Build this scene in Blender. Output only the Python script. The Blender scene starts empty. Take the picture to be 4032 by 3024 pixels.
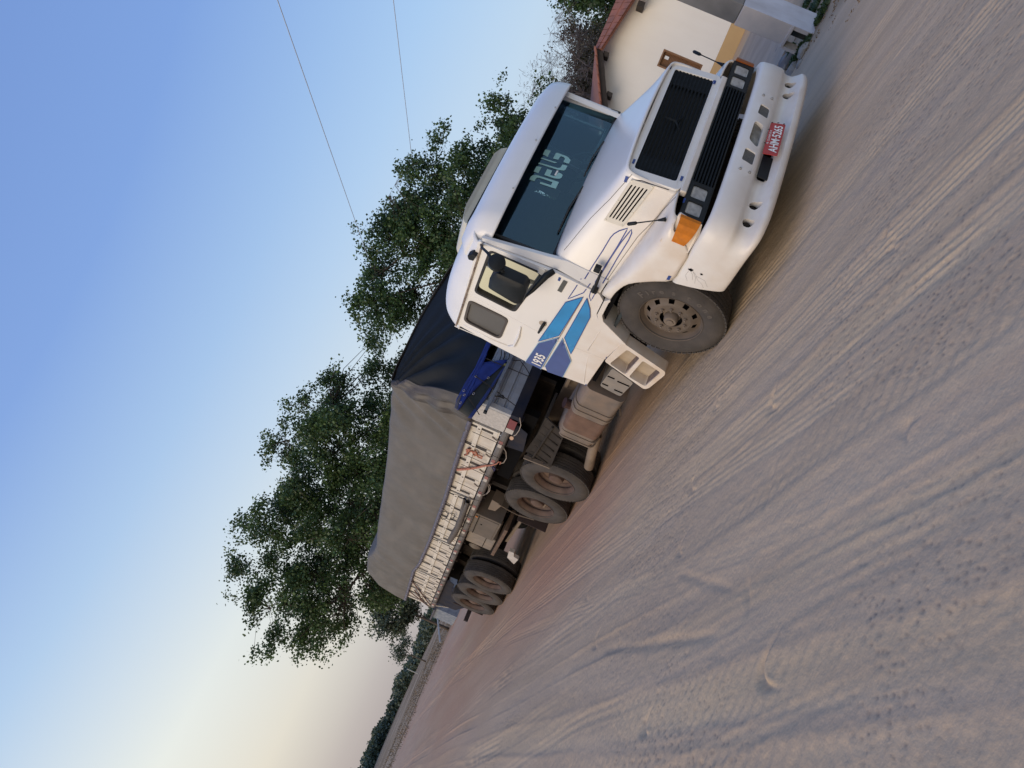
import bpy, bmesh, math, random
import numpy as np
from mathutils import Vector, Matrix, noise
from mathutils.bvhtree import BVHTree
from mathutils.geometry import tessellate_polygon
S = bpy.context.scene
COL = S.collection
rnd = random.Random(7)
rng = np.random.default_rng(11)

# ------------------------------------------------------------------ camera
CAM = np.array([-5.8667, -4.4756, 1.4796])
YAW, PITCH, ROLL, FPX = 0.5219, 0.0205, 1.1657, 3125.7
def cam_axes():
    d = np.array([math.sin(YAW)*math.cos(PITCH), math.cos(YAW)*math.cos(PITCH), math.sin(PITCH)])
    r = np.array([math.cos(YAW), -math.sin(YAW), 0.0]); u = np.cross(r, d)
    er = math.cos(ROLL)*r - math.sin(ROLL)*u; eu = math.sin(ROLL)*r + math.cos(ROLL)*u
    return er, eu, d
ER, EU, ED = cam_axes()
cam = bpy.data.objects.new('camera', bpy.data.cameras.new('camera'))
COL.objects.link(cam)
M = Matrix(((ER[0], EU[0], -ED[0], CAM[0]), (ER[1], EU[1], -ED[1], CAM[1]), (ER[2], EU[2], -ED[2], CAM[2]), (0, 0, 0, 1)))
cam.matrix_world = M
cam.data.sensor_fit = 'HORIZONTAL'; cam.data.sensor_width = 36.0
cam.data.lens = FPX/4032*36
cam.data.clip_start = 0.05; cam.data.clip_end = 3000
S.camera = cam

# ------------------------------------------------------------------ sky, sun, exposure
SUN_AZ, SUN_EL = math.radians(-96), math.radians(17)     # azimuth from +Y towards +X
W = bpy.data.worlds.new("World"); S.world = W; W.use_nodes = True
nt = W.node_tree; nt.nodes.clear()
def wn(t, **k):
    n = nt.nodes.new(t)
    for a, b in k.items(): setattr(n, a, b)
    return n
sky = wn('ShaderNodeTexSky', sky_type='NISHITA', sun_disc=False, sun_elevation=math.radians(9), sun_rotation=SUN_AZ,
         altitude=200, air_density=1.1, dust_density=1.2, ozone_density=2.2)
bg = wn('ShaderNodeBackground'); SKY_STRENGTH = 0.15; bg.inputs['Strength'].default_value = SKY_STRENGTH
outw = wn('ShaderNodeOutputWorld')
# pale evening haze towards the horizon, over the physical sky
tc = wn('ShaderNodeTexCoord'); sep = wn('ShaderNodeSeparateXYZ'); nt.links.new(tc.outputs['Generated'], sep.inputs[0])
def wramp(src, stops):
    r = wn('ShaderNodeValToRGB'); e = r.color_ramp.elements
    while len(e) < len(stops): e.new(0.5)
    for i, (p, c) in enumerate(stops):
        e[i].position = p; e[i].color = (*c, 1) if len(c) == 3 else c
    nt.links.new(src, r.inputs[0]); return r
def wmath(op, a, b=None, c=None):
    n = wn('ShaderNodeMath', operation=op)
    for i, v in enumerate((a, b, c)):
        if v is None: continue
        if hasattr(v, 'default_value') or hasattr(v, 'is_linked'): nt.links.new(v, n.inputs[i])
        else: n.inputs[i].default_value = v
    return n.outputs[0]
sx, sy = math.sin(SUN_AZ), math.cos(SUN_AZ)
hx = wmath('MULTIPLY', sep.outputs[0], sx); hy = wmath('MULTIPLY', sep.outputs[1], sy)
toward = wmath('ADD', hx, hy)                                  # -1..1 : away .. towards the sunset
tw = wmath('MULTIPLY_ADD', toward, 0.5, 0.5)
hazecol_sun = wramp(sep.outputs[2], [(0.0, (.49,.42,.405)), (0.03, (.57,.49,.46)), (0.10, (.92,.82,.66)), (0.2, (.98,.98,.88)), (0.36, (.53,.71,.94)), (0.5, (.29,.46,.86)), (0.8, (.17,.29,.68))])
hazecol_far = wramp(sep.outputs[2], [(0.0, (.50,.52,.58)), (0.05, (.58,.64,.74)), (0.16, (.54,.70,.90)), (0.28, (.40,.62,.94)), (0.5, (.215,.38,.80)), (0.8, (.15,.27,.64))])
mx = wn('ShaderNodeMix', data_type='RGBA'); 
twr = wramp(tw, [(0.05, (0,0,0)), (0.50, (1,1,1))])
nt.links.new(twr.outputs[0], mx.inputs['Factor']); nt.links.new(hazecol_far.outputs[0], mx.inputs['A']); nt.links.new(hazecol_sun.outputs[0], mx.inputs['B'])
sc_ = wn('ShaderNodeMix', data_type='RGBA', blend_type='MULTIPLY'); sc_.inputs['Factor'].default_value = 1
nt.links.new(mx.outputs['Result'], sc_.inputs['A']); sc_.inputs['B'].default_value = (1/SKY_STRENGTH, 1/SKY_STRENGTH, 1/SKY_STRENGTH, 1)
mix2 = wn('ShaderNodeMix', data_type='RGBA'); mix2.inputs['Factor'].default_value = 0.85
nt.links.new(sky.outputs[0], mix2.inputs['A']); nt.links.new(sc_.outputs['Result'], mix2.inputs['B'])
nt.links.new(mix2.outputs['Result'], bg.inputs['Color']); nt.links.new(bg.outputs[0], outw.inputs[0])

sun = bpy.data.objects.new('sun', bpy.data.lights.new('sun', 'SUN')); COL.objects.link(sun)
sun.data.energy = 2.0; sun.data.angle = math.radians(40); sun.data.color = (1.0, 0.80, 0.58)
sd = Vector((math.sin(SUN_AZ)*math.cos(SUN_EL), math.cos(SUN_AZ)*math.cos(SUN_EL), math.sin(SUN_EL)))
sun.rotation_euler = (-sd).to_track_quat('-Z', 'Y').to_euler(); sun.location = (-30, 30, 20)
S.view_settings.view_transform = 'Standard'; S.view_settings.look = 'None'
S.view_settings.exposure = 0.0; S.view_settings.gamma = 1; S.view_settings.use_curve_mapping = False
S.render.engine = 'CYCLES'

# ------------------------------------------------------------------ helpers
WL = {}
def tag(o, label=None, category=None, group=None, kind=None):
    if label: o['label'] = label
    if category: o['category'] = category
    if group: o['group'] = group
    if kind: o['kind'] = kind
    return o
def thing(name, loc, label, category, group=None):
    o = bpy.data.objects.new(name, None); COL.objects.link(o); o.location = loc; o.empty_display_size = .2
    WL[o] = Vector(loc); return tag(o, label, category, group)
def link(name, me, c, parent):
    o = bpy.data.objects.new(name, me); COL.objects.link(o)
    if parent is not None:
        o.parent = parent; o.location = Vector(c) - WL[parent]
    else: o.location = c
    WL[o] = Vector(c); return o
def obj(name, verts, faces, mat, parent=None, smooth=False, bevel=0, solid=0, uvs=None, center=True, auto=None, mats=None, subsurf=0):
    V = np.asarray(verts, dtype=float)
    c = (V.min(0)+V.max(0))/2 if center else np.zeros(3)
    me = bpy.data.meshes.new(name)
    me.from_pydata((V-c).tolist(), [], [list(f) for f in faces])
    if mat is not None: me.materials.append(mat)
    bm = bmesh.new(); bm.from_mesh(me); bmesh.ops.recalc_face_normals(bm, faces=bm.faces); bm.to_mesh(me); bm.free()
    o = link(name, me, c, parent)
    if smooth:
        for p_ in me.polygons: p_.use_smooth = True
        if auto:
            bm = bmesh.new(); bm.from_mesh(me)
            for e in bm.edges:
                if len(e.link_faces) == 2 and e.calc_face_angle(0) > math.radians(auto): e.smooth = False
            bm.to_mesh(me); bm.free()
    if subsurf:
        s_ = o.modifiers.new('sub', 'SUBSURF'); s_.levels = s_.render_levels = subsurf
    if solid:
        s_ = o.modifiers.new('solid', 'SOLIDIFY'); s_.thickness = solid; s_.offset = -1
    if bevel:
        b_ = o.modifiers.new('bevel', 'BEVEL'); b_.width = bevel; b_.segments = 2; b_.limit_method = 'ANGLE'; b_.angle_limit = math.radians(40)
        b_.harden_normals = False
    return o
class MB:
    def __init__(s): s.v = []; s.f = []
    def add(s, vs, fs):
        n = len(s.v); s.v += [tuple(map(float, v)) for v in vs]; s.f += [tuple(i+n for i in f) for f in fs]; return s
    def box(s, a, b):
        (x0,y0,z0),(x1,y1,z1) = a, b
        return s.add([(x0,y0,z0),(x1,y0,z0),(x1,y1,z0),(x0,y1,z0),(x0,y0,z1),(x1,y0,z1),(x1,y1,z1),(x0,y1,z1)],
              [(0,3,2,1),(4,5,6,7),(0,1,5,4),(1,2,6,5),(2,3,7,6),(3,0,4,7)])
    def hexa(s, p):
        return s.add(p, [(0,3,2,1),(4,5,6,7),(0,1,5,4),(1,2,6,5),(2,3,7,6),(3,0,4,7)])
    def bar(s, a, b, w, h, up=(0,0,1)):
        a = Vector(a); b = Vector(b); d = (b-a).normalized(); up = Vector(up)
        sd_ = d.cross(up)
        if sd_.length < 1e-4: sd_ = d.cross(Vector((1,0,0)))
        sd_.normalize(); u = sd_.cross(d).normalized()
        q = [a+sd_*i*w/2+u*j*h/2 for i, j in ((-1,-1),(1,-1),(1,1),(-1,1))] + [b+sd_*i*w/2+u*j*h/2 for i, j in ((-1,-1),(1,-1),(1,1),(-1,1))]
        return s.hexa(q)
    def tube(s, pts, r, n=8, caps=True):
        pts = [Vector(p_) for p_ in pts]; rs = r if isinstance(r, (list, tuple)) else [r]*len(pts)
        base = len(s.v); prev = None
        for i, p_ in enumerate(pts):
            d = (pts[min(i+1, len(pts)-1)] - pts[max(i-1, 0)]).normalized()
            if prev is None:
                a = d.cross(Vector((0,0,1)))
                if a.length < 1e-3: a = d.cross(Vector((1,0,0)))
            else: a = prev - d*prev.dot(d)
            a.normalize(); prev = a; b = d.cross(a)
            for j in range(n):
                t = 2*math.pi*j/n; q = p_ + (a*math.cos(t)+b*math.sin(t))*rs[i]; s.v.append(tuple(q))
        for i in range(len(pts)-1):
            for j in range(n):
                s.f.append((base+i*n+j, base+i*n+(j+1) % n, base+(i+1)*n+(j+1) % n, base+(i+1)*n+j))
        if caps:
            s.f.append(tuple(base+j for j in reversed(range(n)))); s.f.append(tuple(base+(len(pts)-1)*n+j for j in range(n)))
        return s
    def cyl(s, a, b, r, n=16): return s.tube([a, b], r, n)
    def lathe_x(s, prof, c, n=48, a0=0):   # profile of (x, radius) revolved about the x axis through c=(x,y,z)
        base = len(s.v)
        for (x, r) in prof:
            for j in range(n):
                t = 2*math.pi*j/n+a0; s.v.append((c[0]+x, c[1]+r*math.cos(t), c[2]+r*math.sin(t)))
        for i in range(len(prof)-1):
            for j in range(n):
                s.f.append((base+i*n+j, base+i*n+(j+1) % n, base+(i+1)*n+(j+1) % n, base+(i+1)*n+j))
        return s
    def prism(s, poly, fn0, fn1, holes=()):
        """poly of 2D points -> closed slab between the 3D maps fn0 and fn1, with holes"""
        loops = [list(poly)] + [list(h) for h in holes]
        tris = tessellate_polygon([[Vector((a, b, 0)) for a, b in lp] for lp in loops])
        flat = [q for lp in loops for q in lp]; n = len(flat); base = len(s.v)
        s.v += [tuple(fn0(*q)) for q in flat] + [tuple(fn1(*q)) for q in flat]
        for t in tris:
            s.f.append((base+t[0], base+t[1], base+t[2])); s.f.append((base+n+t[2], base+n+t[1], base+n+t[0]))
        o = 0
        for lp in loops:
            m = len(lp)
            for i in range(m):
                a, b = base+o+i, base+o+(i+1) % m; s.f.append((a, b, b+n, a+n))
            o += m
        return s
    def build(s, name, mat, parent=None, **kw): return obj(name, s.v, s.f, mat, parent, **kw)
def catmull(P, n):
    """resample a list of vectors (numpy rows) to n+1 samples per span with Catmull-Rom"""
    P = np.asarray(P, float); Q = np.vstack([2*P[:1]-P[1:2], P, 2*P[-1:]-P[-2:-1]]); out = []
    for i in range(1, len(Q)-2):
        for t in np.arange(n)/n:
            out.append(.5*((2*Q[i])+(-Q[i-1]+Q[i+1])*t+(2*Q[i-1]-5*Q[i]+4*Q[i+1]-Q[i+2])*t*t+(-Q[i-1]+3*Q[i]-3*Q[i+1]+Q[i+2])*t**3))
    out.append(P[-1]); return np.array(out)
def rounded(poly, r, n=4):
    out = []; m = len(poly)
    for i in range(m):
        p0, p1, p2 = [np.array(poly[(i+k_) % m], float) for k_ in (-1, 0, 1)]
        a = p0-p1; b = p2-p1; la, lb = np.linalg.norm(a), np.linalg.norm(b); rr = min(r, la*.45, lb*.45)
        a = p1+a/la*rr; b = p1+b/lb*rr
        for t in np.linspace(0, 1, n+1): out.append(tuple((1-t)**2*a+2*t*(1-t)*p1+t*t*b))
    return out
def loft(secs, ny=4, nx=4, mirror=False):
    secs = [np.asarray(q, float) for q in secs]
    if nx > 1: secs = [catmull(q, nx) for q in secs]
    A = np.array(secs); sh = A.shape
    if ny > 1: A = catmull(A.reshape(sh[0], -1), ny).reshape(-1, sh[1], 3)
    if mirror:
        B = A[:, ::-1, :].copy(); B[:, :, 0] *= -1; A = np.concatenate([A, B[:, 1:, :]], axis=1)
    m, n = A.shape[:2]; F = [(i*n+j, i*n+j+1, (i+1)*n+j+1, (i+1)*n+j) for i in range(m-1) for j in range(n-1)]
    return A.reshape(-1, 3), F
def dup(o, name, loc, parent, label=None):
    c = bpy.data.objects.new(name, o.data); COL.objects.link(c)
    for k_ in o.keys():
        if k_ in ('label', 'category', 'group', 'kind'): c[k_] = o[k_]
    for m_ in o.modifiers:
        n_ = c.modifiers.new(m_.name, m_.type)
        for a in ('thickness', 'offset', 'width', 'segments', 'limit_method', 'angle_limit', 'levels', 'render_levels'):
            if hasattr(m_, a): setattr(n_, a, getattr(m_, a))
    c.rotation_euler = o.rotation_euler; c.scale = o.scale
    if parent is not None: c.parent = parent; c.location = Vector(loc)-WL[parent]
    else: c.location = loc
    WL[c] = Vector(loc)
    if label: c['label'] = label
    return c
def text_mesh(txt, size, bold=0.0, sx_=1.0, extrude=0.0):
    cu = bpy.data.curves.new('lettering', 'FONT'); cu.body = txt; cu.size = size; cu.offset = bold; cu.align_x = 'CENTER'; cu.align_y = 'CENTER'
    cu.extrude = extrude; cu.resolution_u = 3
    o = bpy.data.objects.new('tmp', cu); COL.objects.link(o)
    dg = bpy.context.evaluated_depsgraph_get(); me = bpy.data.meshes.new_from_object(o.evaluated_get(dg))
    vs = [(v.co.x*sx_, v.co.y, v.co.z) for v in me.vertices]; fs = [tuple(p_.vertices) for p_ in me.polygons]
    bpy.data.objects.remove(o); return vs, fs
def put_text(name, txt, size, origin, xdir, ydir, mat, parent, bold=0.0, sx_=1.0):
    vs, fs = text_mesh(txt, size, bold, sx_); o_, a, b = Vector(origin), Vector(xdir).normalized(), Vector(ydir).normalized()
    return obj(name, [tuple(o_+a*v[0]+b*v[1]) for v in vs], fs, mat, parent)
def ray(px, py):
    d = ED*FPX + ER*(px-2016) - EU*(py-1512); return Vector(CAM), Vector(d/np.linalg.norm(d))
def bvh_of(*objs):
    v = []; f = []
    for o in objs:
        n = len(v); w = WL[o]; v += [tuple(q.co+w) for q in o.data.vertices]; f += [tuple(i+n for i in p_.vertices) for p_ in o.data.polygons]
    return BVHTree.FromPolygons(v, f)
def pick(bvh, px, py, off=.003):
    o, d = ray(px, py); h = bvh.ray_cast(o, d)
    if h[0] is None: return None
    n = h[1] if h[1].dot(d) < 0 else -h[1]
    return h[0]+n*off
def sticker(name, bvh, pts, mat, parent, off=.003, step=.03, fold=None):
    """a thin sticker whose outline lies on a body surface"""
    P = [Vector((a, b, 0)) for a, b in pts]; T = tessellate_polygon([P]); bm = bmesh.new()
    vs = [bm.verts.new(q) for q in P]
    for t in T:
        try: bm.faces.new([vs[i] for i in t])
        except ValueError: pass
    for _ in range(3):
        L = [e for e in bm.edges if e.calc_length() > step*150]
        if not L: break
        bmesh.ops.subdivide_edges(bm, edges=L, cuts=1); bmesh.ops.triangulate(bm, faces=bm.faces)
    bm.verts.index_update(); V = []; ok = True
    for v in bm.verts:
        q = pick(bvh, v.co.x, v.co.y, off); V.append(None if q is None else tuple(q))
    F = [tuple(v.index for v in f.verts) for f in bm.faces]; bm.free(); good = [q for q in V if q is not None]
    if not good: return None
    med = Vector(np.median(np.array(good), 0)); span = np.linalg.norm(np.array(pts).max(0)-np.array(pts).min(0))*.004+.03
    okv = [q is not None and (Vector(q)-med).length < span*1.5 for q in V]
    F = [f for f in F if all(okv[i] for i in f)]; V = [q if k_ else tuple(med) for q, k_ in zip(V, okv)]
    if not F: return None
    used = sorted({i for f in F for i in f}); mp_ = {i: j for j, i in enumerate(used)}; V = [V[i] for i in used]; F = [tuple(mp_[i] for i in f) for f in F]
    return obj(name, V, F, mat, parent)
def stripe_line(name, bvh, pts, w, mat, parent, off=.004):
    """thin painted line of width w metres along picked points"""
    Q = []
    for (a, b), (c, d) in zip(pts[:-1], pts[1:]):
        n = max(1, int(math.hypot(c-a, d-b)/12))
        for i in range(n): Q.append((a+(c-a)*i/n, b+(d-b)*i/n))
    Q.append(pts[-1]); P = [pick(bvh, *q, off) for q in Q]; P = [q for q in P if q is not None]
    P = [q for i, q in enumerate(P) if i == 0 or (q-P[i-1]).length < .12]
    V = []; F = []
    for i, q in enumerate(P):
        t = (P[min(i+1, len(P)-1)]-P[max(i-1, 0)]); t.normalize(); n = Vector((-1, -.15, .15)); s_ = t.cross(n).normalized()*w/2
        V += [tuple(q-s_), tuple(q+s_)]
        if i: F.append((2*i-2, 2*i-1, 2*i+1, 2*i))
    return obj(name, V, F, mat, parent)

# ------------------------------------------------------------------ materials
def mat(name, color, rough=.6, metal=0.0, spec=.5, var=0.0, vscale=8.0, bump=0.0, bscale=40.0, dust=0.0, dust_col=(.36,.27,.19), dust_top=None,
        color2=None, streak=None, coat=0.0, detail=4.0, trans=0, emit=None):
    m = bpy.data.materials.new(name); m.use_nodes = True; t = m.node_tree; N = t.nodes; L = t.links; b = N['Principled BSDF']
    b.inputs['Roughness'].default_value = rough; b.inputs['Metallic'].default_value = metal; b.inputs['Specular IOR Level'].default_value = spec
    b.inputs['Coat Weight'].default_value = coat; b.inputs['Coat Roughness'].default_value = .15
    geo = N.new('ShaderNodeNewGeometry'); col = None
    rgb = N.new('ShaderNodeRGB'); rgb.outputs[0].default_value = (*color, 1); col = rgb.outputs[0]
    def noise_(scale, det=4, vec=None, dist=0):
        n = N.new('ShaderNodeTexNoise'); n.inputs['Scale'].default_value = scale; n.inputs['Detail'].default_value = det; n.inputs['Distortion'].default_value = dist
        L.new(vec if vec is not None else geo.outputs['Position'], n.inputs['Vector']); return n.outputs['Fac']
    def rmp(src, p0, p1, c0=(0,0,0), c1=(1,1,1)):
        r = N.new('ShaderNodeValToRGB'); r.color_ramp.elements[0].position = p0; r.color_ramp.elements[1].position = p1
        r.color_ramp.elements[0].color = (*c0, 1); r.color_ramp.elements[1].color = (*c1, 1); L.new(src, r.inputs[0]); return r.outputs[0]
    def mixc(f, a, bb, mode='MIX'):
        x = N.new('ShaderNodeMix'); x.data_type = 'RGBA'; x.blend_type = mode
        for s_, v in (('Factor', f), ('A', a), ('B', bb)):
            if isinstance(v, (int, float)): x.inputs[s_].default_value = v
            elif isinstance(v, tuple): x.inputs[s_].default_value = (*v, 1)
            else: L.new(v, x.inputs[s_])
        return x.outputs['Result']
    if var:
        f = rmp(noise_(vscale, detail), .3, .7)
        c2 = color2 if color2 else tuple(q*(1-var) for q in color)
        col = mixc(f, col, c2)
    if streak:   # (colour, scale vector, amount)
        mp = N.new('ShaderNodeMapping'); mp.inputs['Scale'].default_value = streak[1]; L.new(geo.outputs['Position'], mp.inputs['Vector'])
        f = rmp(noise_(1.0, 5, mp.outputs[0]), .5, .75); mm = N.new('ShaderNodeMath'); mm.operation = 'MULTIPLY'; L.new(f, mm.inputs[0]); mm.inputs[1].default_value = streak[2]
        col = mixc(mm.outputs[0], col, streak[0])
    if dust:
        f = noise_(5.0, 6)
        mm = N.new('ShaderNodeMath'); mm.operation = 'MULTIPLY'; mm.inputs[1].default_value = dust
        if dust_top:   # more dust low down (thrown up by the wheels)
            sp = N.new('ShaderNodeSeparateXYZ'); L.new(geo.outputs['Position'], sp.inputs[0])
            mr = N.new('ShaderNodeMapRange'); mr.inputs['From Min'].default_value = dust_top; mr.inputs['From Max'].default_value = dust_top-1.3
            L.new(sp.outputs[2], mr.inputs['Value'])
            m2 = N.new('ShaderNodeMath'); m2.operation = 'MULTIPLY'; L.new(mr.outputs[0], m2.inputs[0]); L.new(rmp(f, .05, .6), m2.inputs[1]); L.new(m2.outputs[0], mm.inputs[0])
        else: L.new(rmp(f, .25, .75), mm.inputs[0])
        col = mixc(mm.outputs[0], col, dust_col)
    L.new(col, b.inputs['Base Color'])
    if bump:
        bp = N.new('ShaderNodeBump'); bp.inputs['Strength'].default_value = bump; bp.inputs['Distance'].default_value = .01
        L.new(noise_(bscale, 6), bp.inputs['Height']); L.new(bp.outputs[0], b.inputs['Normal'])
    if emit: b.inputs['Emission Color'].default_value = (*emit, 1); b.inputs['Emission Strength'].default_value = 1
    return m
def leafmat(name, c1, c2, transl=.25):
    m = bpy.data.materials.new(name); m.use_nodes = True; t = m.node_tree; N = t.nodes; L = t.links; b = N['Principled BSDF']
    geo = N.new('ShaderNodeNewGeometry'); n = N.new('ShaderNodeTexNoise'); n.inputs['Scale'].default_value = 1.3; L.new(geo.outputs['Position'], n.inputs['Vector'])
    r = N.new('ShaderNodeValToRGB'); r.color_ramp.elements[0].position = .35; r.color_ramp.elements[1].position = .65
    r.color_ramp.elements[0].color = (*c1, 1); r.color_ramp.elements[1].color = (*c2, 1); L.new(n.outputs['Fac'], r.inputs[0])
    rp = N.new('ShaderNodeMix'); rp.data_type = 'RGBA'; rp.blend_type = 'MULTIPLY'; rp.inputs['Factor'].default_value = .5
    L.new(r.outputs[0], rp.inputs['A']); L.new(geo.outputs['Random Per Island'], rp.inputs['B'])
    mul = N.new('ShaderNodeMix'); mul.data_type = 'RGBA'; mul.blend_type = 'ADD'; mul.inputs['Factor'].default_value = .15; L.new(rp.outputs['Result'], mul.inputs['A']); L.new(r.outputs[0], mul.inputs['B'])
    L.new(mul.outputs['Result'], b.inputs['Base Color']); b.inputs['Roughness'].default_value = .5
    tr = N.new('ShaderNodeBsdfTranslucent'); L.new(mul.outputs['Result'], tr.inputs['Color']); mx_ = N.new('ShaderNodeMixShader'); mx_.inputs[0].default_value = transl
    L.new(b.outputs[0], mx_.inputs[1]); L.new(tr.outputs[0], mx_.inputs[2]); L.new(mx_.outputs[0], N['Material Output'].inputs['Surface'])
    return m
# ------------------------------------------------------------------ ground
def gz(y):
    y = np.asarray(y, float)
    lo = .032*(np.maximum(y, -8)-1.4); hi = .24*(1-np.exp(-(np.maximum(y, 1.4)-1.4)/7.5))
    return np.where(y < 1.4, lo, hi)
def vnoise(x, y, seed=0):
    """smooth value noise on arrays"""
    xi = np.floor(x).astype(np.int64); yi = np.floor(y).astype(np.int64); fx = x-xi; fy = y-yi
    fx = fx*fx*(3-2*fx); fy = fy*fy*(3-2*fy)
    def h(a, b):
        n = (a*374761393 + b*668265263 + seed*1442695041) & 0x7fffffff
        n = ((n ^ (n >> 13))*1274126177) & 0x7fffffff
        return ((n ^ (n >> 16)) & 0xffff)/65535.0
    return (h(xi, yi)*(1-fx)+h(xi+1, yi)*fx)*(1-fy)+(h(xi, yi+1)*(1-fx)+h(xi+1, yi+1)*fx)*fy
def fbm(x, y, o=4, seed=0):
    s_ = 0; a = .5
    for i in range(o): s_ = s_+a*vnoise(x*2**i+17*i, y*2**i-9*i, seed+i); a *= .5
    return s_
def graded(a0, a1, fine, growth, far, outside):
    c = list(np.arange(a0, a1, fine)); s_ = fine; v = a1
    while v < far: c.append(v); s_ = min(s_*growth, 12); v += s_
    s_ = fine; v = a0-fine*2; L_ = []
    while v > outside: L_.append(v); s_ = min(s_*1.13, 14); v -= s_
    return np.array(L_[::-1]+c)
gx = graded(-6.3, 1.4, .0125, 1.035, 420, -420)
gy = graded(-3.0, 1.6, .014, 1.0135, 460, -120)
X, Y = np.meshgrid(gx, gy); Hh = gz(Y)
wob = .06*(vnoise(Y*.22, X*0+3, 5)-.5)*2 + .03*(vnoise(Y*.9, X*0+3, 6)-.5)*2
TAN = np.zeros_like(X); LOOSE = np.zeros_like(X)
fade = np.clip((42-Y)/14, 0, 1)
# tyre tracks: (x at y=0, slope, half width, depth, ribs, cleats, tan amount)
tracks = [(-4.68,.012,.15,.012,0,1,.8),(-4.24,-.055,.13,.014,3,0,.9),(-4.00,.0,.10,.020,0,0,0),(-3.62,.0,.06,-.008,0,0,.25),(-3.40,-.02,.15,.008,3,1,.2),
          (-3.08,.075,.12,.010,4,0,.75),(-2.68,.03,.15,.012,4,0,1.0),(-2.40,.02,.10,.008,4,0,.5),(-2.12,.01,.12,.010,4,0,.8),(-1.85,.0,.10,.008,3,0,.6),(-5.15,.03,.17,.014,0,1,.25),
          (-5.62,.05,.15,.012,4,0,.7),(-6.1,.05,.2,.01,3,1,.5),(-1.45,.015,.10,.008,4,0,.5),(-4.45,-.10,.07,.012,2,0,.5),(-3.8,.12,.08,.008,3,0,.45),(-2.9,-.05,.06,.006,2,0,.3),
          (-.9,.0,.14,.008,4,0,.5),(.2,.01,.13,.008,4,0,.6),(.9,-.01,.13,.008,4,0,.5),(2.2,.02,.15,.008,4,0,.4),(-7.2,.03,.18,.01,4,0,.6),(-8.3,.0,.2,.01,4,0,.5),(-5.0,-.13,.06,.01,2,0,.4)]
for i, (x0, sl, hw, dep, ribs, cl, tn) in enumerate(tracks):
    xc = x0+sl*Y+wob*(.6+.5*math.sin(i*2.3)) + .06*(vnoise(Y*.35, X*0+i*7.1, 40+i)-.5)*2
    d = (X-xc)/hw; pres = np.clip(1.9*fbm(Y*.5+i*13, X*.8+1.5, 3, 20+i)-.30, 0, 1)
    prof = 1/(1+np.exp(np.minimum((np.abs(d)-.92)*9, 60)))
    edge = np.exp(-((np.abs(d)-1.18)/.17)**2)
    Hh = Hh + fade*pres*(-dep*.45*prof + abs(dep)*.24*edge)
    if ribs: Hh = Hh + fade*pres*prof*(.0030*np.cos(d*math.pi*ribs))*np.clip(2.2*vnoise(Y*1.1+i*3, X*3, 60+i)-.4, 0, 1)
    if cl: Hh = Hh + fade*pres*prof*.0065*np.sin((Y*55+np.abs(d)*2.2*np.sign(d))+3*vnoise(Y*2, X*9, 4))*(.35+.65*np.clip(np.abs(d)*1.4-.2, 0, 1))
    TAN = np.maximum(TAN, pres*prof*tn*(1 if not ribs else (.62+.38*np.cos(d*math.pi*ribs)))); LOOSE = np.maximum(LOOSE, pres*edge)
# cross marks and scuffs (x, y, length, angle, half width, depth)
for (px, py, ln, an, hw, dep) in [(-4.20,1.0,2.2,math.radians(83),.035,.012),(-4.21,1.03,.28,0.2,.02,.008),(-3.47,-.38,.26,0.05,.03,.012),(-4.17,-.41,.2,.5,.025,.012),(-3.9,.3,1.0,math.radians(70),.03,.008)]:
    a = (X-px)*math.cos(an)+(Y-py)*math.sin(an); b_ = -(X-px)*math.sin(an)+(Y-py)*math.cos(an)
    m_ = np.exp(-(b_/hw)**2)/(1+np.exp(np.minimum((np.abs(a)-ln/2)*30, 60))); Hh = Hh-dep*m_
# crescent shoe scuffs (x, y, radius, direction)
for (px, py, r, an, dep) in [(-4.66,-.78,.17,1.9,.030),(-4.80,.69,.12,1.9,.022),(-2.86,1.12,.15,1.8,.018),(-2.74,-.12,.16,2.0,.022),(-3.48,.96,.11,1.8,.018),(-2.09,1.08,.12,1.8,.014),(-2.3,-1.35,.10,2.0,.014),(-2.12,-1.25,.08,2.0,.012),(-3.9,2.6,.13,1.8,.018),(-3.2,3.6,.13,1.7,.016),(-3.7,-1.7,.07,1.0,.014),(-5.1,2.2,.14,1.9,.02)]:
    dx = X-px; dy = Y-py; u = dx*math.cos(an)+dy*math.sin(an)*1.0; v = -dx*math.sin(an)+dy*math.cos(an)
    q = u + v*v/(r*.9)                                      # a bent, narrow dent
    m_ = np.exp(-(np.where(q > 0, q/.045, q/.018))**2)*np.exp(-(v/(r*.75))**4)
    dep *= .8; Hh = Hh - dep*m_ + dep*.25*np.exp(-((q+.045)/.02)**2)*np.exp(-(v/(r*.75))**4)
near = np.clip(1-(np.hypot(X+4.5, Y+1.0)-4)/8, 0, 1)
Hh = Hh + .030*(fbm(X*.5, Y*.35, 3, 1)-.45)*fade + near*.009*(fbm(X*9, Y*6, 3, 2)-.45) + near*.006*(fbm(X*24, Y*18, 2, 8)-.4)*(1-.6*TAN) + near*.009*(fbm(X*2.2, Y*1.4, 3, 9)-.45)*(1-TAN)
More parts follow.
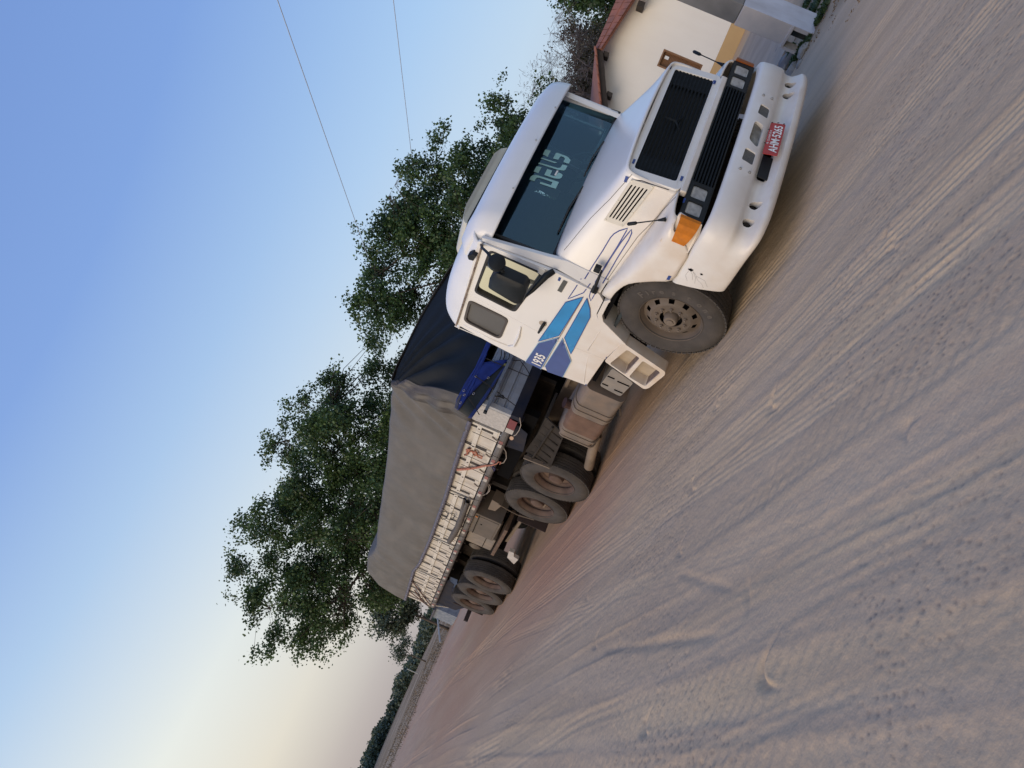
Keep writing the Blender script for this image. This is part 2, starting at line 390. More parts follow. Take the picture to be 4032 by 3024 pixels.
# little round pits where dust was rained on or kicked up
cell = .042; gxx = X/cell; gyy = Y/cell; best = np.full_like(X, 9.0); ix = np.floor(gxx).astype(np.int64); iy = np.floor(gyy).astype(np.int64)
def hsh(a, b, s_):
    n = (a*73856093 ^ b*19349663 ^ (s_*83492791)) & 0x7fffffff; n = ((n ^ (n >> 13))*1274126177) & 0x7fffffff; return ((n ^ (n >> 15)) & 0xffff)/65535.0
for a in (-1, 0, 1):
    for b_ in (-1, 0, 1):
        cx = ix+a; cy = iy+b_; on = hsh(cx, cy, 3) < .45
        dd = np.hypot(gxx-(cx+.2+.6*hsh(cx, cy, 1)), (gyy-(cy+.2+.6*hsh(cx, cy, 2)))*.8)/(.6+.7*hsh(cx, cy, 5)); best = np.where(on, np.minimum(best, dd), best)
pitzone = np.clip((fbm(X*.8+5, Y*.55, 3, 31)-.43)*9, 0, 1)*near*np.clip(1-TAN*.6, 0, 1)
PIT = np.exp(-(best/.20)**2)*pitzone; Hh = Hh-.007*PIT
# culvert hollow by the roadside on the right and rough verge
verge = np.clip((X-(3.0+.10*Y+.5*(vnoise(Y*.5, X*0, 61)-.5)))/.5, 0, 1)*np.clip((7.5-X-.2*Y)/1.5, 0, 1)*(Y < 25)
Hh = Hh+verge*(.05*(fbm(X*2, Y*2, 4, 71)-.5))
far = np.clip((Y+.25*X-37+6*(vnoise(X*.1, Y*.1, 77)-.5))/5, 0, 1)
RED = np.clip(1.25-np.abs(X+1.5+.08*(Y-6))/1.9, 0, 1)*np.clip((Y-2.2)/2.5, 0, 1)*np.clip((16-Y)/8, 0, 1)
RED = np.maximum(RED, .85*np.clip((Y-6)/9, 0, 1)*np.clip((50-Y)/10, 0, 1)*np.clip(1.5-np.abs(X-0-.04*Y)/6, 0, 1))*(.35+1.1*fbm(X*.9, Y*.16, 3, 91))
Vg = np.stack([X, Y, Hh], -1).reshape(-1, 3); ny_, nx_ = X.shape
idx = np.arange(ny_*nx_).reshape(ny_, nx_)
Fg = np.stack([idx[:-1, :-1], idx[:-1, 1:], idx[1:, 1:], idx[1:, :-1]], -1).reshape(-1, 4)
def fast_mesh(name, V, F, k_=4):
    me = bpy.data.meshes.new(name); V = np.ascontiguousarray(V, dtype=np.float32); F = np.ascontiguousarray(F, dtype=np.int32)
    me.vertices.add(len(V)); me.vertices.foreach_set('co', V.ravel()); me.loops.add(F.size); me.loops.foreach_set('vertex_index', F.ravel())
    me.polygons.add(len(F)); me.polygons.foreach_set('loop_start', np.arange(0, F.size, k_, dtype=np.int32)); me.polygons.foreach_set('loop_total', np.full(len(F), k_, dtype=np.int32))
    me.update(calc_edges=True); me.validate(); return me
me = fast_mesh('ground', Vg, Fg); me.polygons.foreach_set('use_smooth', np.ones(len(Fg), dtype=bool))
def attr(me, name, arr):
    a = me.attributes.new(name, 'FLOAT', 'POINT'); a.data.foreach_set('value', np.ascontiguousarray(arr, dtype=np.float32).ravel())
for n_, a_ in (('tan', TAN*fade), ('loose', LOOSE*fade), ('pit_shade', PIT), ('red', RED), ('verge', verge), ('far', far)): attr(me, n_, a_)
gm = bpy.data.materials.new('dusty_dirt'); gm.use_nodes = True; t = gm.node_tree; N = t.nodes; L = t.links; b = N['Principled BSDF']
b.inputs['Roughness'].default_value = .95; b.inputs['Specular IOR Level'].default_value = .15
geo = N.new('ShaderNodeNewGeometry')
def nz(scale, vec=(1, 1, 1), det=5, lo=.3, hi=.7):
    mp = N.new('ShaderNodeMapping'); mp.inputs['Scale'].default_value = vec; L.new(geo.outputs['Position'], mp.inputs['Vector'])
    n = N.new('ShaderNodeTexNoise'); n.inputs['Scale'].default_value = scale; n.inputs['Detail'].default_value = det; L.new(mp.outputs[0], n.inputs['Vector'])
    r = N.new('ShaderNodeMapRange'); r.inputs['From Min'].default_value = lo; r.inputs['From Max'].default_value = hi; L.new(n.outputs['Fac'], r.inputs['Value']); return r.outputs[0]
def at_(n_): a = N.new('ShaderNodeAttribute'); a.attribute_name = n_; return a.outputs['Fac']
def mixg(f, a, bb, mode='MIX'):
    x = N.new('ShaderNodeMix'); x.data_type = 'RGBA'; x.blend_type = mode
    for s_, v in (('Factor', f), ('A', a), ('B', bb)):
        if isinstance(v, (int, float)): x.inputs[s_].default_value = v
        elif isinstance(v, tuple): x.inputs[s_].default_value = (*v, 1)
        else: L.new(v, x.inputs[s_])
    return x.outputs['Result']
def mg(op, a, bb):
    n = N.new('ShaderNodeMath'); n.operation = op
    for i, v in enumerate((a, bb)):
        if isinstance(v, (int, float)): n.inputs[i].default_value = v
        else: L.new(v, n.inputs[i])
    return n.outputs[0]
c = mixg(nz(1.0, (3.0, .35, 1)), (.475, .35, .235), (.59, .44, .30))
c = mixg(mg('MULTIPLY', nz(1.0, (9, .5, 1), 4, .45, .7), .35), c, (.375, .295, .235))
c = mixg(mg('MULTIPLY', at_('tan'), mg('ADD', mg('MULTIPLY', nz(2.0, (1, .4, 1)), .5), .45)), c, (.82, .58, .33))
c = mixg(mg('MULTIPLY', at_('loose'), .35), c, (.33, .265, .205))
c = mixg(mg('MULTIPLY', at_('red'), .85), c, (.52, .275, .175))
c = mixg(mg('MULTIPLY', at_('verge'), mg('ADD', mg('MULTIPLY', nz(3.0), .5), .3)), c, (.17, .125, .075))
c = mixg(mg('MULTIPLY', at_('far'), nz(.35, (.3, 1, 1), 5, .35, .55)), c, (.20, .13, .07))
c = mixg(mg('MULTIPLY', at_('pit_shade'), .6), c, (.12, .10, .095))  # shade inside the pits, painted into the dirt colour
c = mixg(mg('MULTIPLY', nz(60, (1, 1, 1), 3, .25, .75), .28), c, (.30, .225, .16))
L.new(c, b.inputs['Base Color'])
bp = N.new('ShaderNodeBump'); bp.inputs['Strength'].default_value = .45; bp.inputs['Distance'].default_value = .010; L.new(nz(38, (1, 1, 1), 9, 0, 1), bp.inputs['Height'])
L.new(bp.outputs[0], b.inputs['Normal'])
me.materials.append(gm); ground = bpy.data.objects.new('ground', me); COL.objects.link(ground); tag(ground, kind='structure')
ground['label'] = 'dusty dirt yard with tyre tracks'
def G(x, y): return float(gz(y))

# ------------------------------------------------------------------ vegetation
bark = mat('bark', (.10, .075, .055), .9, var=.4, vscale=6, bump=.6, bscale=25)
bark_grey = mat('grey_bark', (.15, .125, .115), .9, var=.3, vscale=6)
leaf_a = leafmat('leaf_green', (.036, .074, .022), (.085, .150, .042))
leaf_b = leafmat('leaf_dark', (.032, .070, .022), (.075, .140, .040))
leaf_c = leafmat('leaf_olive', (.055, .043, .028), (.058, .058, .028), .1)
leaf_far_hazy = leafmat('leaf_far_hazy', (.07, .10, .065), (.10, .13, .08), .2)  # distance haze painted into the leaves as a paler green
def leaves(name, centers, per, spread, size, m, parent, droop=.3):
    n = len(centers)*per; C_ = np.repeat(centers, per, 0)+rng.normal(0, 1, (n, 3))*spread*np.array([1, 1, .75])
    a = rng.normal(0, 1, (n, 3)); a[:, 2] -= droop; a /= np.linalg.norm(a, axis=1)[:, None]
    bq = rng.normal(0, 1, (n, 3)); bq -= a*(a*bq).sum(1)[:, None]; bq /= np.linalg.norm(bq, axis=1)[:, None]
    s_ = size*rng.uniform(.6, 1.35, (n, 1)); A_, B_ = a*s_, bq*s_*.42
    V = np.stack([C_-A_*.5, C_+B_-A_*.05, C_+A_*.5, C_-B_-A_*.05], 1).reshape(-1, 3)
    F = np.arange(n*4).reshape(-1, 4); w = V.mean(0); me = fast_mesh(name, V-w, F); me.materials.append(m); return link(name, me, w, parent)
def blob_points(blobs, n, clump=14):
    w = np.array([bl[3]**2*bl[4] for bl in blobs]); cnt = np.maximum(1, (w/w.sum()*n).astype(int)); out = []
    for (x, y, z, r, h), k_ in zip(blobs, cnt):
        m_ = max(2, k_//clump); d = rng.normal(0, 1, (m_, 3)); d /= np.linalg.norm(d, axis=1)[:, None]; rad = rng.uniform(.10, 1.10, (m_, 1))**.65
        sub = np.array([x, y, z])+d*rad*np.array([r, r, h]); pick_ = rng.integers(0, m_, k_)
        arm = rng.normal(0, 1, (k_, 3))*np.array([.30, .30, .20])*rng.uniform(.4, 1.25, (k_, 1))
        out.append(sub[pick_]+arm)
    return np.concatenate(out)
def branch_mesh(base, top, centers, r0, n_limb=9, twigs=220, thin=.012):
    mb = MB(); base = np.array(base, float); top = np.array(top, float)
    trunk = [base+(top-base)*t_+np.array([.12*math.sin(3*t_+1), .1*math.sin(4*t_), 0])*np.linalg.norm(top-base)*.15*t_ for t_ in np.linspace(0, 1, 7)]
    mb.tube(trunk, [r0*(1-.62*t_) for t_ in np.linspace(0, 1, 7)], 9)
    idxs = rng.choice(len(centers), min(n_limb, len(centers)), replace=False); nodes = [(trunk[4], r0*.5), (trunk[5], r0*.4), (trunk[6], r0*.35), (trunk[3], r0*.5)]
    for i in idxs:
        e = centers[i]; s0, rr = nodes[rng.integers(0, 4)] if len(nodes) < 16 else nodes[int(np.argmin(((np.array([q[0] for q in nodes])-e)**2).sum(1)+rng.uniform(0, .6, len(nodes))))]; mid = (s0+e)/2+rng.normal(0, .12, 3)*np.linalg.norm(e-s0)+np.array([0, 0, .12])*np.linalg.norm(e-s0)
        pts = [s0, (s0+mid)/2+rng.normal(0, .05, 3), mid, (mid+e)/2+rng.normal(0, .08, 3), e]
        mb.tube(pts, [rr*.55, rr*.45, rr*.33, rr*.2, .012], 6, caps=False); nodes += [(mid, rr*.5), (pts[3], rr*.3)]
    P_ = np.array([q[0] for q in nodes])
    for i in rng.choice(len(centers), min(twigs, len(centers)), replace=False):
        e = centers[i]; j = int(np.argmin(((P_-e)**2).sum(1)+rng.uniform(0, .12, len(P_)))); s0, rr = nodes[j]; rr = min(rr, .05)
        mid = (s0+e)/2+rng.normal(0, .08, 3)*np.linalg.norm(e-s0); mb.tube([s0, mid, e], [rr*.6, rr*.35, thin*.5], 4, caps=False)
    return mb
def tree(label, base, height, blobs, ncl, per, spread, size, m, r0=.22, group=None, name='tree', limbs=9, twigs=220, bk=None, cat='tree', droop=.3):
    t_ = thing(name, (base[0], base[1], base[2]), label, cat, group); C_ = blob_points(blobs, ncl)
    branch_mesh(base, (base[0], base[1], base[2]+height), C_, r0, limbs, twigs).build('trunk', bk or bark, t_, smooth=True)
    if per: leaves('crown', C_, per, spread, size, m, t_, droop)
    return t_
def polar(az, dist): a = math.radians(az); return CAM[0]+dist*math.sin(a), CAM[1]+dist*math.cos(a)
def hz(el, dist): return CAM[2]+dist*math.tan(math.radians(el))
def blob(az, el, dist, r, h, dd=0):
    x, y = polar(az, dist+dd); return (x, y, hz(el, dist), r, h)
def tree_base(az, dist): x, y = polar(az, dist); return (x, y, G(x, y)-.05)
tree('big leafy tree behind the rear half of the trailer, its crown reaching past the tail', tree_base(17.5, 25), 4.6,
     [blob(11.2,12.2,25,1.3,1.1), blob(8.6,9.8,25,.9,.8), blob(13.5,10.4,25,1.3,1.2), blob(15.5,10.4,25,1.9,1.7,.8), blob(19.7,11.4,25,1.75,1.6), blob(23,9.4,25,1.6,1.9,-.5), blob(22.2,12.3,25,1.25,.95), blob(25.3,11.6,25,1.0,.8), blob(8.6,10.4,25,.8,.7), blob(16,12.6,25,1.3,.8), blob(25.6,8.2,25,1.1,1.5,.3), blob(9.5,8.0,25,1.25,1.3), blob(13,7.0,25,2.0,1.5,.5),
      blob(18.5,7.0,25,2.2,1.8,-.6), blob(22.5,5.5,25,2.0,1.6), blob(9.8,5.6,25,.9,.9), blob(16,4.0,25,2.0,1.1,1), blob(27.2,5,25,1.2,1.3), blob(27.6,8.6,25,.7,.8), blob(28.9,10.2,24,.8,.7), blob(29.6,7.4,24,.7,.8), blob(27.9,11.4,25,.6,.5)], 3000, 42, .13, .078, leaf_a, r0=.24, limbs=42, twigs=900, group='leafy trees behind the trailer')
tree('big leafy tree rising between the tarpaulin and the cab roof', tree_base(38, 22), 4.2,
     [blob(32.5,10.6,22,1.3,1.3), blob(36,11.6,22,1.45,1.25,.5), blob(39.5,11.5,22,1.4,1.2), blob(43,10,22,1.3,1.2,.4), blob(46,8.0,22,1.2,1.0), blob(34,7.4,22,1.7,1.5), blob(38.5,7.6,22,1.9,1.6,-.4),
      blob(43,6.6,22,1.7,1.4), blob(31.2,8.6,22,.8,1.2), blob(30.6,5.8,22,.8,1.2), blob(48.2,6.2,22,.9,.9), blob(36,4,22,2,1.2), blob(42,4,22,2,1.2)], 2600, 46, .12, .075, leaf_b, r0=.22, limbs=38, twigs=800, group='leafy trees behind the trailer')
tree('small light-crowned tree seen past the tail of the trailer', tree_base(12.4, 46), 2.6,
     [blob(11.6,2.9,46,.8,.8), blob(13.0,3.2,46,.8,.9,.4), blob(10.9,1.9,46,.6,.6), blob(12.3,1.9,46,1.0,.7), blob(13.8,2.0,46,.8,.8)], 420, 22, .16, .13, leaf_far_hazy, r0=.10, limbs=8, twigs=160)
tree('slender half bare tree at the far end of the field', tree_base(9.9, 75), 1.6, [blob(9.7,.9,75,.7,.6), blob(10.3,.8,75,.6,.5)], 120, 12, .2, .14, leaf_far_hazy, r0=.08, limbs=6, twigs=90)
tree('bare twiggy tree just over the cab visor, beside the red tiled roof', tree_base(50.3, 29), 3.6,
     [blob(49.0,6.8,29,.75,.8), blob(50.5,7.0,29,.8,.8), blob(48.2,5.4,29,.8,.8), blob(52,6.4,29,.9,.8), blob(50,5,29,1.0,.8), blob(47.4,6.4,29,.5,.5), blob(49.6,8.0,29,.6,.35), blob(53.2,7.2,29,.8,.6), blob(51.6,5.4,29,1.1,.8)], 2200, 0, .1, .1, leaf_c, r0=.15, limbs=80, twigs=2200, bk=bark_grey)
tree('dull brown-green tree with dry foliage behind the roof edge', tree_base(51.6, 33), 3.4,
     [blob(50.3,4.6,33,1.4,1.1), blob(52.2,4.6,33,1.4,1.2), blob(53.8,5.0,33,1.1,1.1), blob(49.5,3.0,33,1.5,1.2), blob(52,2.5,33,2,1.2)], 1900, 24, .15, .075, leaf_c, r0=.18, limbs=10, twigs=300)
tree('green tree rising over the red tiled roof at the top edge of the photo', tree_base(56.5, 36), 4.6,
     [blob(55.2,6.3,36,.9,1.0), blob(56.6,6.9,36,1.2,1.2), blob(58.5,6.8,36,1.5,1.3), blob(56.3,5.0,36,1.6,1.2), blob(59,4.6,36,1.9,1.4)], 1000, 22, .17, .12, leaf_b, r0=.2, limbs=10, twigs=240)
# far wood along the horizon: one mass
pts = []
for az in np.arange(-12, 30, .05):
    dist = 118+28*math.sin(az*.31)+(rnd.random()*10); hgt = 1.6+.42*math.sin(az*1.7)+.35*math.sin(az*4.1+1)+.25*rnd.random()+(0.5 if az < 4 else 0)
    if az > 9: hgt *= .85
    x, y = polar(az, dist)
    for q in range(9): pts.append((x+rnd.gauss(0, .5), y+rnd.gauss(0, 1.2), .1+hgt*(q+rnd.random())/9))
tl = leaves('distant_wood', np.array(pts), 14, .30, .42, leaf_far_hazy, None, 0); tag(tl, 'hazy line of dark trees along the far side of the field', None, None, 'stuff')

# ------------------------------------------------------------------ overhead wires
wire = mat('wire', (.46, .55, .70), .6)
def wire_obj(label, a, b_, sag, r=.008):
    P_ = [np.array(a)+(np.array(b_)-np.array(a))*t_-np.array([0, 0, 4*sag*t_*(1-t_)]) for t_ in np.linspace(0, 1, 40)]
    o = MB().tube(P_, r, 6).build('overhead_wire', wire, None, smooth=True); tag(o, label, 'wire', 'overhead wires')
def azp(az, el, d): x, y = polar(az, d); return np.array([x, y, hz(el, d)])
p1, p2 = azp(48.2, 24.8, 12.0), azp(32.7, 12.76, 24.0); e = p2-p1
wire_obj('overhead wire that ends behind the leafy crown above the tarpaulin, lower in the photo', p1-e*1.2, p2+e*.55, 0.0)
p1, p2 = azp(51.1, 18.1, 16.5), azp(41.7, 13.62, 22.5); e = p2-p1
wire_obj('overhead wire meeting the tree crown just above the cab roof', p1-e*3, p2+e*1.6, 0.0)
p1, p2 = azp(55.0, 8.4, 26), azp(54.3, 6.5, 34); e = p2-p1
wire_obj('faint short wire dropping towards the bare tree and the red roof', p1-e*1.5, p2+e*.3, 0.0, .007)
# ------------------------------------------------------------------ the tractor unit
white = mat('white_paint', (.80, .79, .77), .32, spec=.5, var=.03, vscale=2.5, dust=.95, dust_col=(.60, .46, .32), dust_top=1.55, coat=.3, streak=((.58, .52, .44), (3, 3, 14), .06))
white_fg = mat('white_fibreglass', (.76, .755, .74), .42, var=.06, vscale=6, dust=.7, dust_col=(.52, .41, .31), dust_top=1.1, coat=.1, bump=.06, bscale=7)
white_roof = mat('white_roof_paint', (.78, .78, .78), .35, var=.05, vscale=3, coat=.2)
cream = mat('cream_plastic', (.60, .58, .48), .5, var=.12, vscale=5)
blackp = mat('black_plastic', (.010, .014, .018), .5, spec=.25, var=.3, vscale=12, dust=.06, dust_col=(.10, .10, .10))
blackg = mat('gloss_black', (.008, .009, .012), .25)
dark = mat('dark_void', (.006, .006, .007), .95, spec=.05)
chassis = mat('dusty_chassis', (.020, .018, .018), .92, spec=.15, var=.5, vscale=7, dust=.35, dust_col=(.10, .072, .052), bump=.3, bscale=30)
dustmetal = mat('dusty_metal', (.16, .13, .105), .75, var=.35, vscale=5, dust=.6, dust_col=(.26, .195, .14), bump=.2)
tankmat = mat('tank_dusty', (.15, .13, .115), .7, var=.45, vscale=3.5, dust=.7, dust_col=(.27, .19, .135), bump=.15)
tankred = mat('tank_rust_patch', (.155, .09, .062), .8, var=.3, vscale=9)
rubber = mat('tyre_rubber', (.040, .036, .034), .88, var=.35, vscale=9, dust=.6, dust_col=(.105, .088, .075), bump=.3, bscale=60)
rubber_d = mat('tyre_letters', (.095, .082, .072), .9)
rimmat = mat('wheel_rim', (.11, .088, .07), .65, var=.35, vscale=8, dust=.6, dust_col=(.17, .125, .09), bump=.15)
rimrust = mat('wheel_rim_rusty', (.10, .055, .040), .8, var=.5, vscale=8, dust=.5, dust_col=(.20, .15, .115))
rubtrim = mat('rubber_trim', (.02, .02, .022), .6)
steel = mat('bare_steel', (.45, .45, .44), .35, metal=.8)
bluetape = mat('dark_blue_tape', (.018, .055, .24), .45)
lightblue = mat('bright_blue_sticker', (.022, .27, .62), .4, var=.25, vscale=4, dust=.25, dust_col=(.25, .32, .33), dust_top=1.6)
darkblue = mat('deep_blue_sticker', (.055, .10, .30), .45, var=.15, vscale=6, dust=.25, dust_col=(.22, .20, .22), dust_top=1.7)
lineblue = mat('blue_line', (.012, .045, .25), .45)
whitevinyl = mat('white_vinyl', (.78, .78, .76), .5)
amber = mat('amber_lens', (.62, .19, .006), .22, coat=.6, var=.25, vscale=20)
def glass(name, tint, refl, rough=.03, mixc_=(.8, .85, .9)):
    m = bpy.data.materials.new(name); m.use_nodes = True; t = m.node_tree; N = t.nodes; L = t.links
    N.remove(N['Principled BSDF']); tr = N.new('ShaderNodeBsdfTransparent'); tr.inputs[0].default_value = (*tint, 1)
    gl = N.new('ShaderNodeBsdfGlossy'); gl.inputs['Color'].default_value = (*mixc_, 1); gl.inputs['Roughness'].default_value = rough
    fr = N.new('ShaderNodeFresnel'); fr.inputs['IOR'].default_value = 1.5; mm = N.new('ShaderNodeMath'); mm.operation = 'MULTIPLY_ADD'; mm.inputs[1].default_value = 1.0; mm.inputs[2].default_value = refl
    L.new(fr.outputs[0], mm.inputs[0]); mx_ = N.new('ShaderNodeMixShader'); L.new(mm.outputs[0], mx_.inputs[0]); L.new(tr.outputs[0], mx_.inputs[1]); L.new(gl.outputs[0], mx_.inputs[2])
    L.new(mx_.outputs[0], N['Material Output'].inputs['Surface']); return m
ws_glass = glass('windscreen_glass', (.34, .52, .58), .05, .02, (.42, .68, .95))
side_glass = glass('mirrored_side_glass', (.10, .10, .09), .78, .06, (.88, .85, .70))
lens_glass = mat('headlamp_glass', (.46, .465, .45), .12, spec=.9, var=.45, vscale=16, coat=.8)
film = mat('grey_film', (.115, .112, .108), .5, var=.15, vscale=4)
truck = thing('truck', (0, 1.4, 0), 'white bonneted tractor truck with blue side stripes, a white visor and low white bumper', 'truck')
T = truck
FARX = .10
def mir(o, label=None, sh=0.0):
    """a copy of a part of the near side for the far side"""
    c_ = dup(o, o.name, (-WL[o].x-sh, WL[o].y, WL[o].z), o.parent, label); c_.scale = (-1, 1, 1)
    for ch in [q for q in o.children if q.parent == o]:
        w = WL[ch]; d = bpy.data.objects.new(ch.name, ch.data); COL.objects.link(d); d.parent = c_; d.location = ch.location; WL[d] = Vector((-w.x, w.y, w.z))
    return c_
# bonnet
hs = []
for y, pr in [(.29, [(-.80,.965),(-.80,1.10),(-.797,1.25),(-.788,1.37),(-.745,1.44),(-.6,1.462),(-.3,1.475),(0,1.48)]),
              (.62, [(-.885,1.035),(-.885,1.16),(-.88,1.31),(-.865,1.43),(-.81,1.515),(-.62,1.55),(-.3,1.568),(0,1.573)]),
              (1.0, [(-.995,1.10),(-.995,1.23),(-.99,1.41),(-.97,1.55),(-.90,1.635),(-.68,1.665),(-.3,1.682),(0,1.687)]),
              (1.35, [(-1.12,1.17),(-1.125,1.32),(-1.12,1.53),(-1.10,1.66),(-1.03,1.735),(-.78,1.76),(-.3,1.772),(0,1.776)])]:
    hs.append([(x, y + .045*(1-min(1, abs(x)/.8))*-1*(y < .5)*.3, z) for x, z in pr])
V_, F_ = loft(hs, 8, 4, mirror=True); hood = obj('bonnet', V_, F_, white, T, smooth=True, solid=.02)
fs_ = [[(-.79,.27,.975),(-.95,.262,.965),(-1.035,.262,.95),(-1.068,.262,.925),(-1.075,.262,.912),(-1.075,.262,.905)],
       [(-.83,.34,1.00),(-.98,.34,.99),(-1.11,.33,.965),(-1.165,.33,.93),(-1.17,.33,.90),(-1.165,.33,.895)],
       [(-.86,.47,1.02),(-1.0,.47,1.015),(-1.14,.46,.985),(-1.205,.46,.93),(-1.21,.46,.80),(-1.20,.46,.70)],
       [(-.90,.66,1.05),(-1.03,.66,1.045),(-1.165,.66,1.015),(-1.215,.66,.95),(-1.22,.66,.82),(-1.22,.66,.69)],
       [(-.93,.84,1.08),(-1.06,.84,1.08),(-1.17,.84,1.05),(-1.22,.84,.98),(-1.225,.84,.85),(-1.225,.84,.70)],
       [(-.96,.95,1.10),(-1.08,.95,1.10),(-1.17,.95,1.08),(-1.22,.95,1.03),(-1.228,.95,.93),(-1.228,.95,.845)],
       [(-1.0,1.10,1.125),(-1.10,1.10,1.135),(-1.18,1.10,1.125),(-1.22,1.10,1.09),(-1.23,1.10,1.05),(-1.23,1.10,1.015)],
       [(-1.06,1.26,1.155),(-1.12,1.26,1.17),(-1.18,1.26,1.175),(-1.222,1.26,1.15),(-1.232,1.26,1.11),(-1.232,1.26,1.08)],
       [(-1.10,1.40,1.17),(-1.15,1.40,1.19),(-1.20,1.40,1.20),(-1.225,1.40,1.18),(-1.235,1.40,1.13),(-1.235,1.40,1.10)]]
V_, F_ = loft(fs_, 3, 4); fender = obj('fender', V_, F_, white, T, smooth=True, solid=.015); mir(fender)
# side piece of fender under and behind the indicator
MB().prism(rounded([(.235,.905),(.47,.955),(.47,.70),(.30,.685),(.245,.70)], .01), lambda y, z: (-1.06-.145*math.sin(min(1, max(0, (y-.235)/.22))*math.pi/2), y, z), lambda y, z: (-1.03-.12*math.sin(min(1, max(0, (y-.235)/.22))*math.pi/2), y+.01, z)).build('fender_corner', white, T)
# grille surround
def yn(z): return .262+.055*(z-.96)/.48
out_ = rounded([(-.797,.962),(.797,.962),(.785,1.452),(-.785,1.452)], .06); inn = rounded([(-.705,1.018),(.705,1.018),(.705,1.388),(-.705,1.388)], .03)
MB().prism(out_, lambda x, z: (x, yn(z)-.012*(1-(x/.8)**2), z), lambda x, z: (x, yn(z)+.05, z), [inn]).build('grille_surround', white_fg, T, bevel=.008)
slatm = mat('grille_plastic', (.012,.017,.022), .8, spec=.18, var=.3, vscale=20)
gr = MB().prism(inn, lambda x, z: (x, yn(z)+.035, z), lambda x, z: (x, yn(z)+.045, z)).build('upper_grille', blackp, T)
for i in range(11):
    z = 1.034+i*.0338
    mb = MB().hexa([(-.703, yn(z)+.004, z-.008), (.703, yn(z)+.004, z-.008), (.703, yn(z)+.034, z-.002), (-.703, yn(z)+.034, z-.002), (-.703, yn(z)+.002, z+.004), (.703, yn(z)+.002, z+.004), (.703, yn(z)+.034, z+.011), (-.703, yn(z)+.034, z+.011)])
    mb.build('slat', slatm, gr)
for sx_ in (-1, 1):
    for z0_, z1_ in ((1.02,1.385),): MB().hexa([(sx_*.50,yn(z0_)+.010,z0_),(sx_*.703,yn(z0_)+.010,z0_),(sx_*.703,yn(z0_)+.03,z0_),(sx_*.50,yn(z0_)+.03,z0_),(sx_*.50,yn(z1_)+.010,z1_),(sx_*.703,yn(z1_)+.010,z1_),(sx_*.703,yn(z1_)+.03,z1_),(sx_*.50,yn(z1_)+.03,z1_)]).build('grille_end_panel', slatm, gr)
mb = MB(); cs = (0, yn(1.2)-.008, 1.205)
for a in (90, 210, 330):
    a = math.radians(a); e = (cs[0]+.115*math.cos(a), cs[1], cs[2]+.115*math.sin(a)); mb.tube([cs, e], [.013, .003], 4)
mb.build('star_emblem', slatm, gr)
# band between the grilles and lamp panel
MB().box((-.80,.25,.905),(.80,.31,.963)).build('front_band', white, T, bevel=.01)
pan = rounded([(-1.068,.70),(1.068,.70),(1.068,.905),(-1.068,.905)], .012)
lo = rounded([(-.655,.715),(.655,.715),(.655,.893),(-.655,.893)], .01)
lampholes = []
for sx_ in (-1, 1):
    for xc in (.765, .95): lampholes.append(rounded([(sx_*xc-.072,.742),(sx_*xc+.072,.742),(sx_*xc+.072,.872),(sx_*xc-.072,.872)], .018))
pn = MB().prism(pan, lambda x, z: (x, .218+.02*(x/1.07)**2+.06*(z-.7)*.5, z), lambda x, z: (x, .30, z), [lo]+lampholes).build('lamp_panel', blackp, T, bevel=.006)
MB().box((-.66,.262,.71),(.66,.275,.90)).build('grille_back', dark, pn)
for i in range(6):
    z = .733+i*.0285; MB().hexa([(-.655,.226,z-.006),(.655,.226,z-.006),(.655,.262,z),(-.655,.262,z),(-.655,.226,z+.006),(.655,.226,z+.006),(.655,.262,z+.012),(-.655,.262,z+.012)]).build('grille_slat', slatm, pn)
for sx_ in (-1, 1):
    for xc in (.765, .95):
        x = sx_*xc; h_ = MB().prism(rounded([(x-.07,.744),(x+.07,.744),(x+.07,.870),(x-.07,.870)], .018), lambda a, b_: (a, .236+.02*(xc/1.07)**2-.012*(1-((a-x)/.07)**2*.6-((b_-.807)/.063)**2*.4), b_), lambda a, b_: (a, .27, b_)).build('headlight', lens_glass, T)
        MB().cyl((x, .262, .805), (x, .25, .805), .03, 14).build('bulb', steel, h_)
# amber indicator wrapping the near corner, ribbed
far_amber = mat('dull_amber_lens', (.25, .07, .015), .4)
def lamp_corner(sx_):
    mb = MB(); n = 8; r0 = []; r1 = []
    for i in range(n+1):
        t_ = i/n; a = t_*math.pi/2; x = -1.068-.140*math.sin(a); y = .228+.185*(1-math.cos(a)); rib = .003*(i % 2); z0 = .715+.045*t_**2; z1 = .893-.022*t_
        r0.append((sx_*-(x-rib), y-rib, z0)); r1.append((sx_*-(x-rib), y-rib, z1))
    V = r0+r1; F = [(i, i+1, n+2+i, n+1+i) for i in range(n)]
    return obj('indicator', V, F, amber if sx_ < 0 else far_amber, T, solid=.02)
lamp_corner(-1); lamp_corner(1)
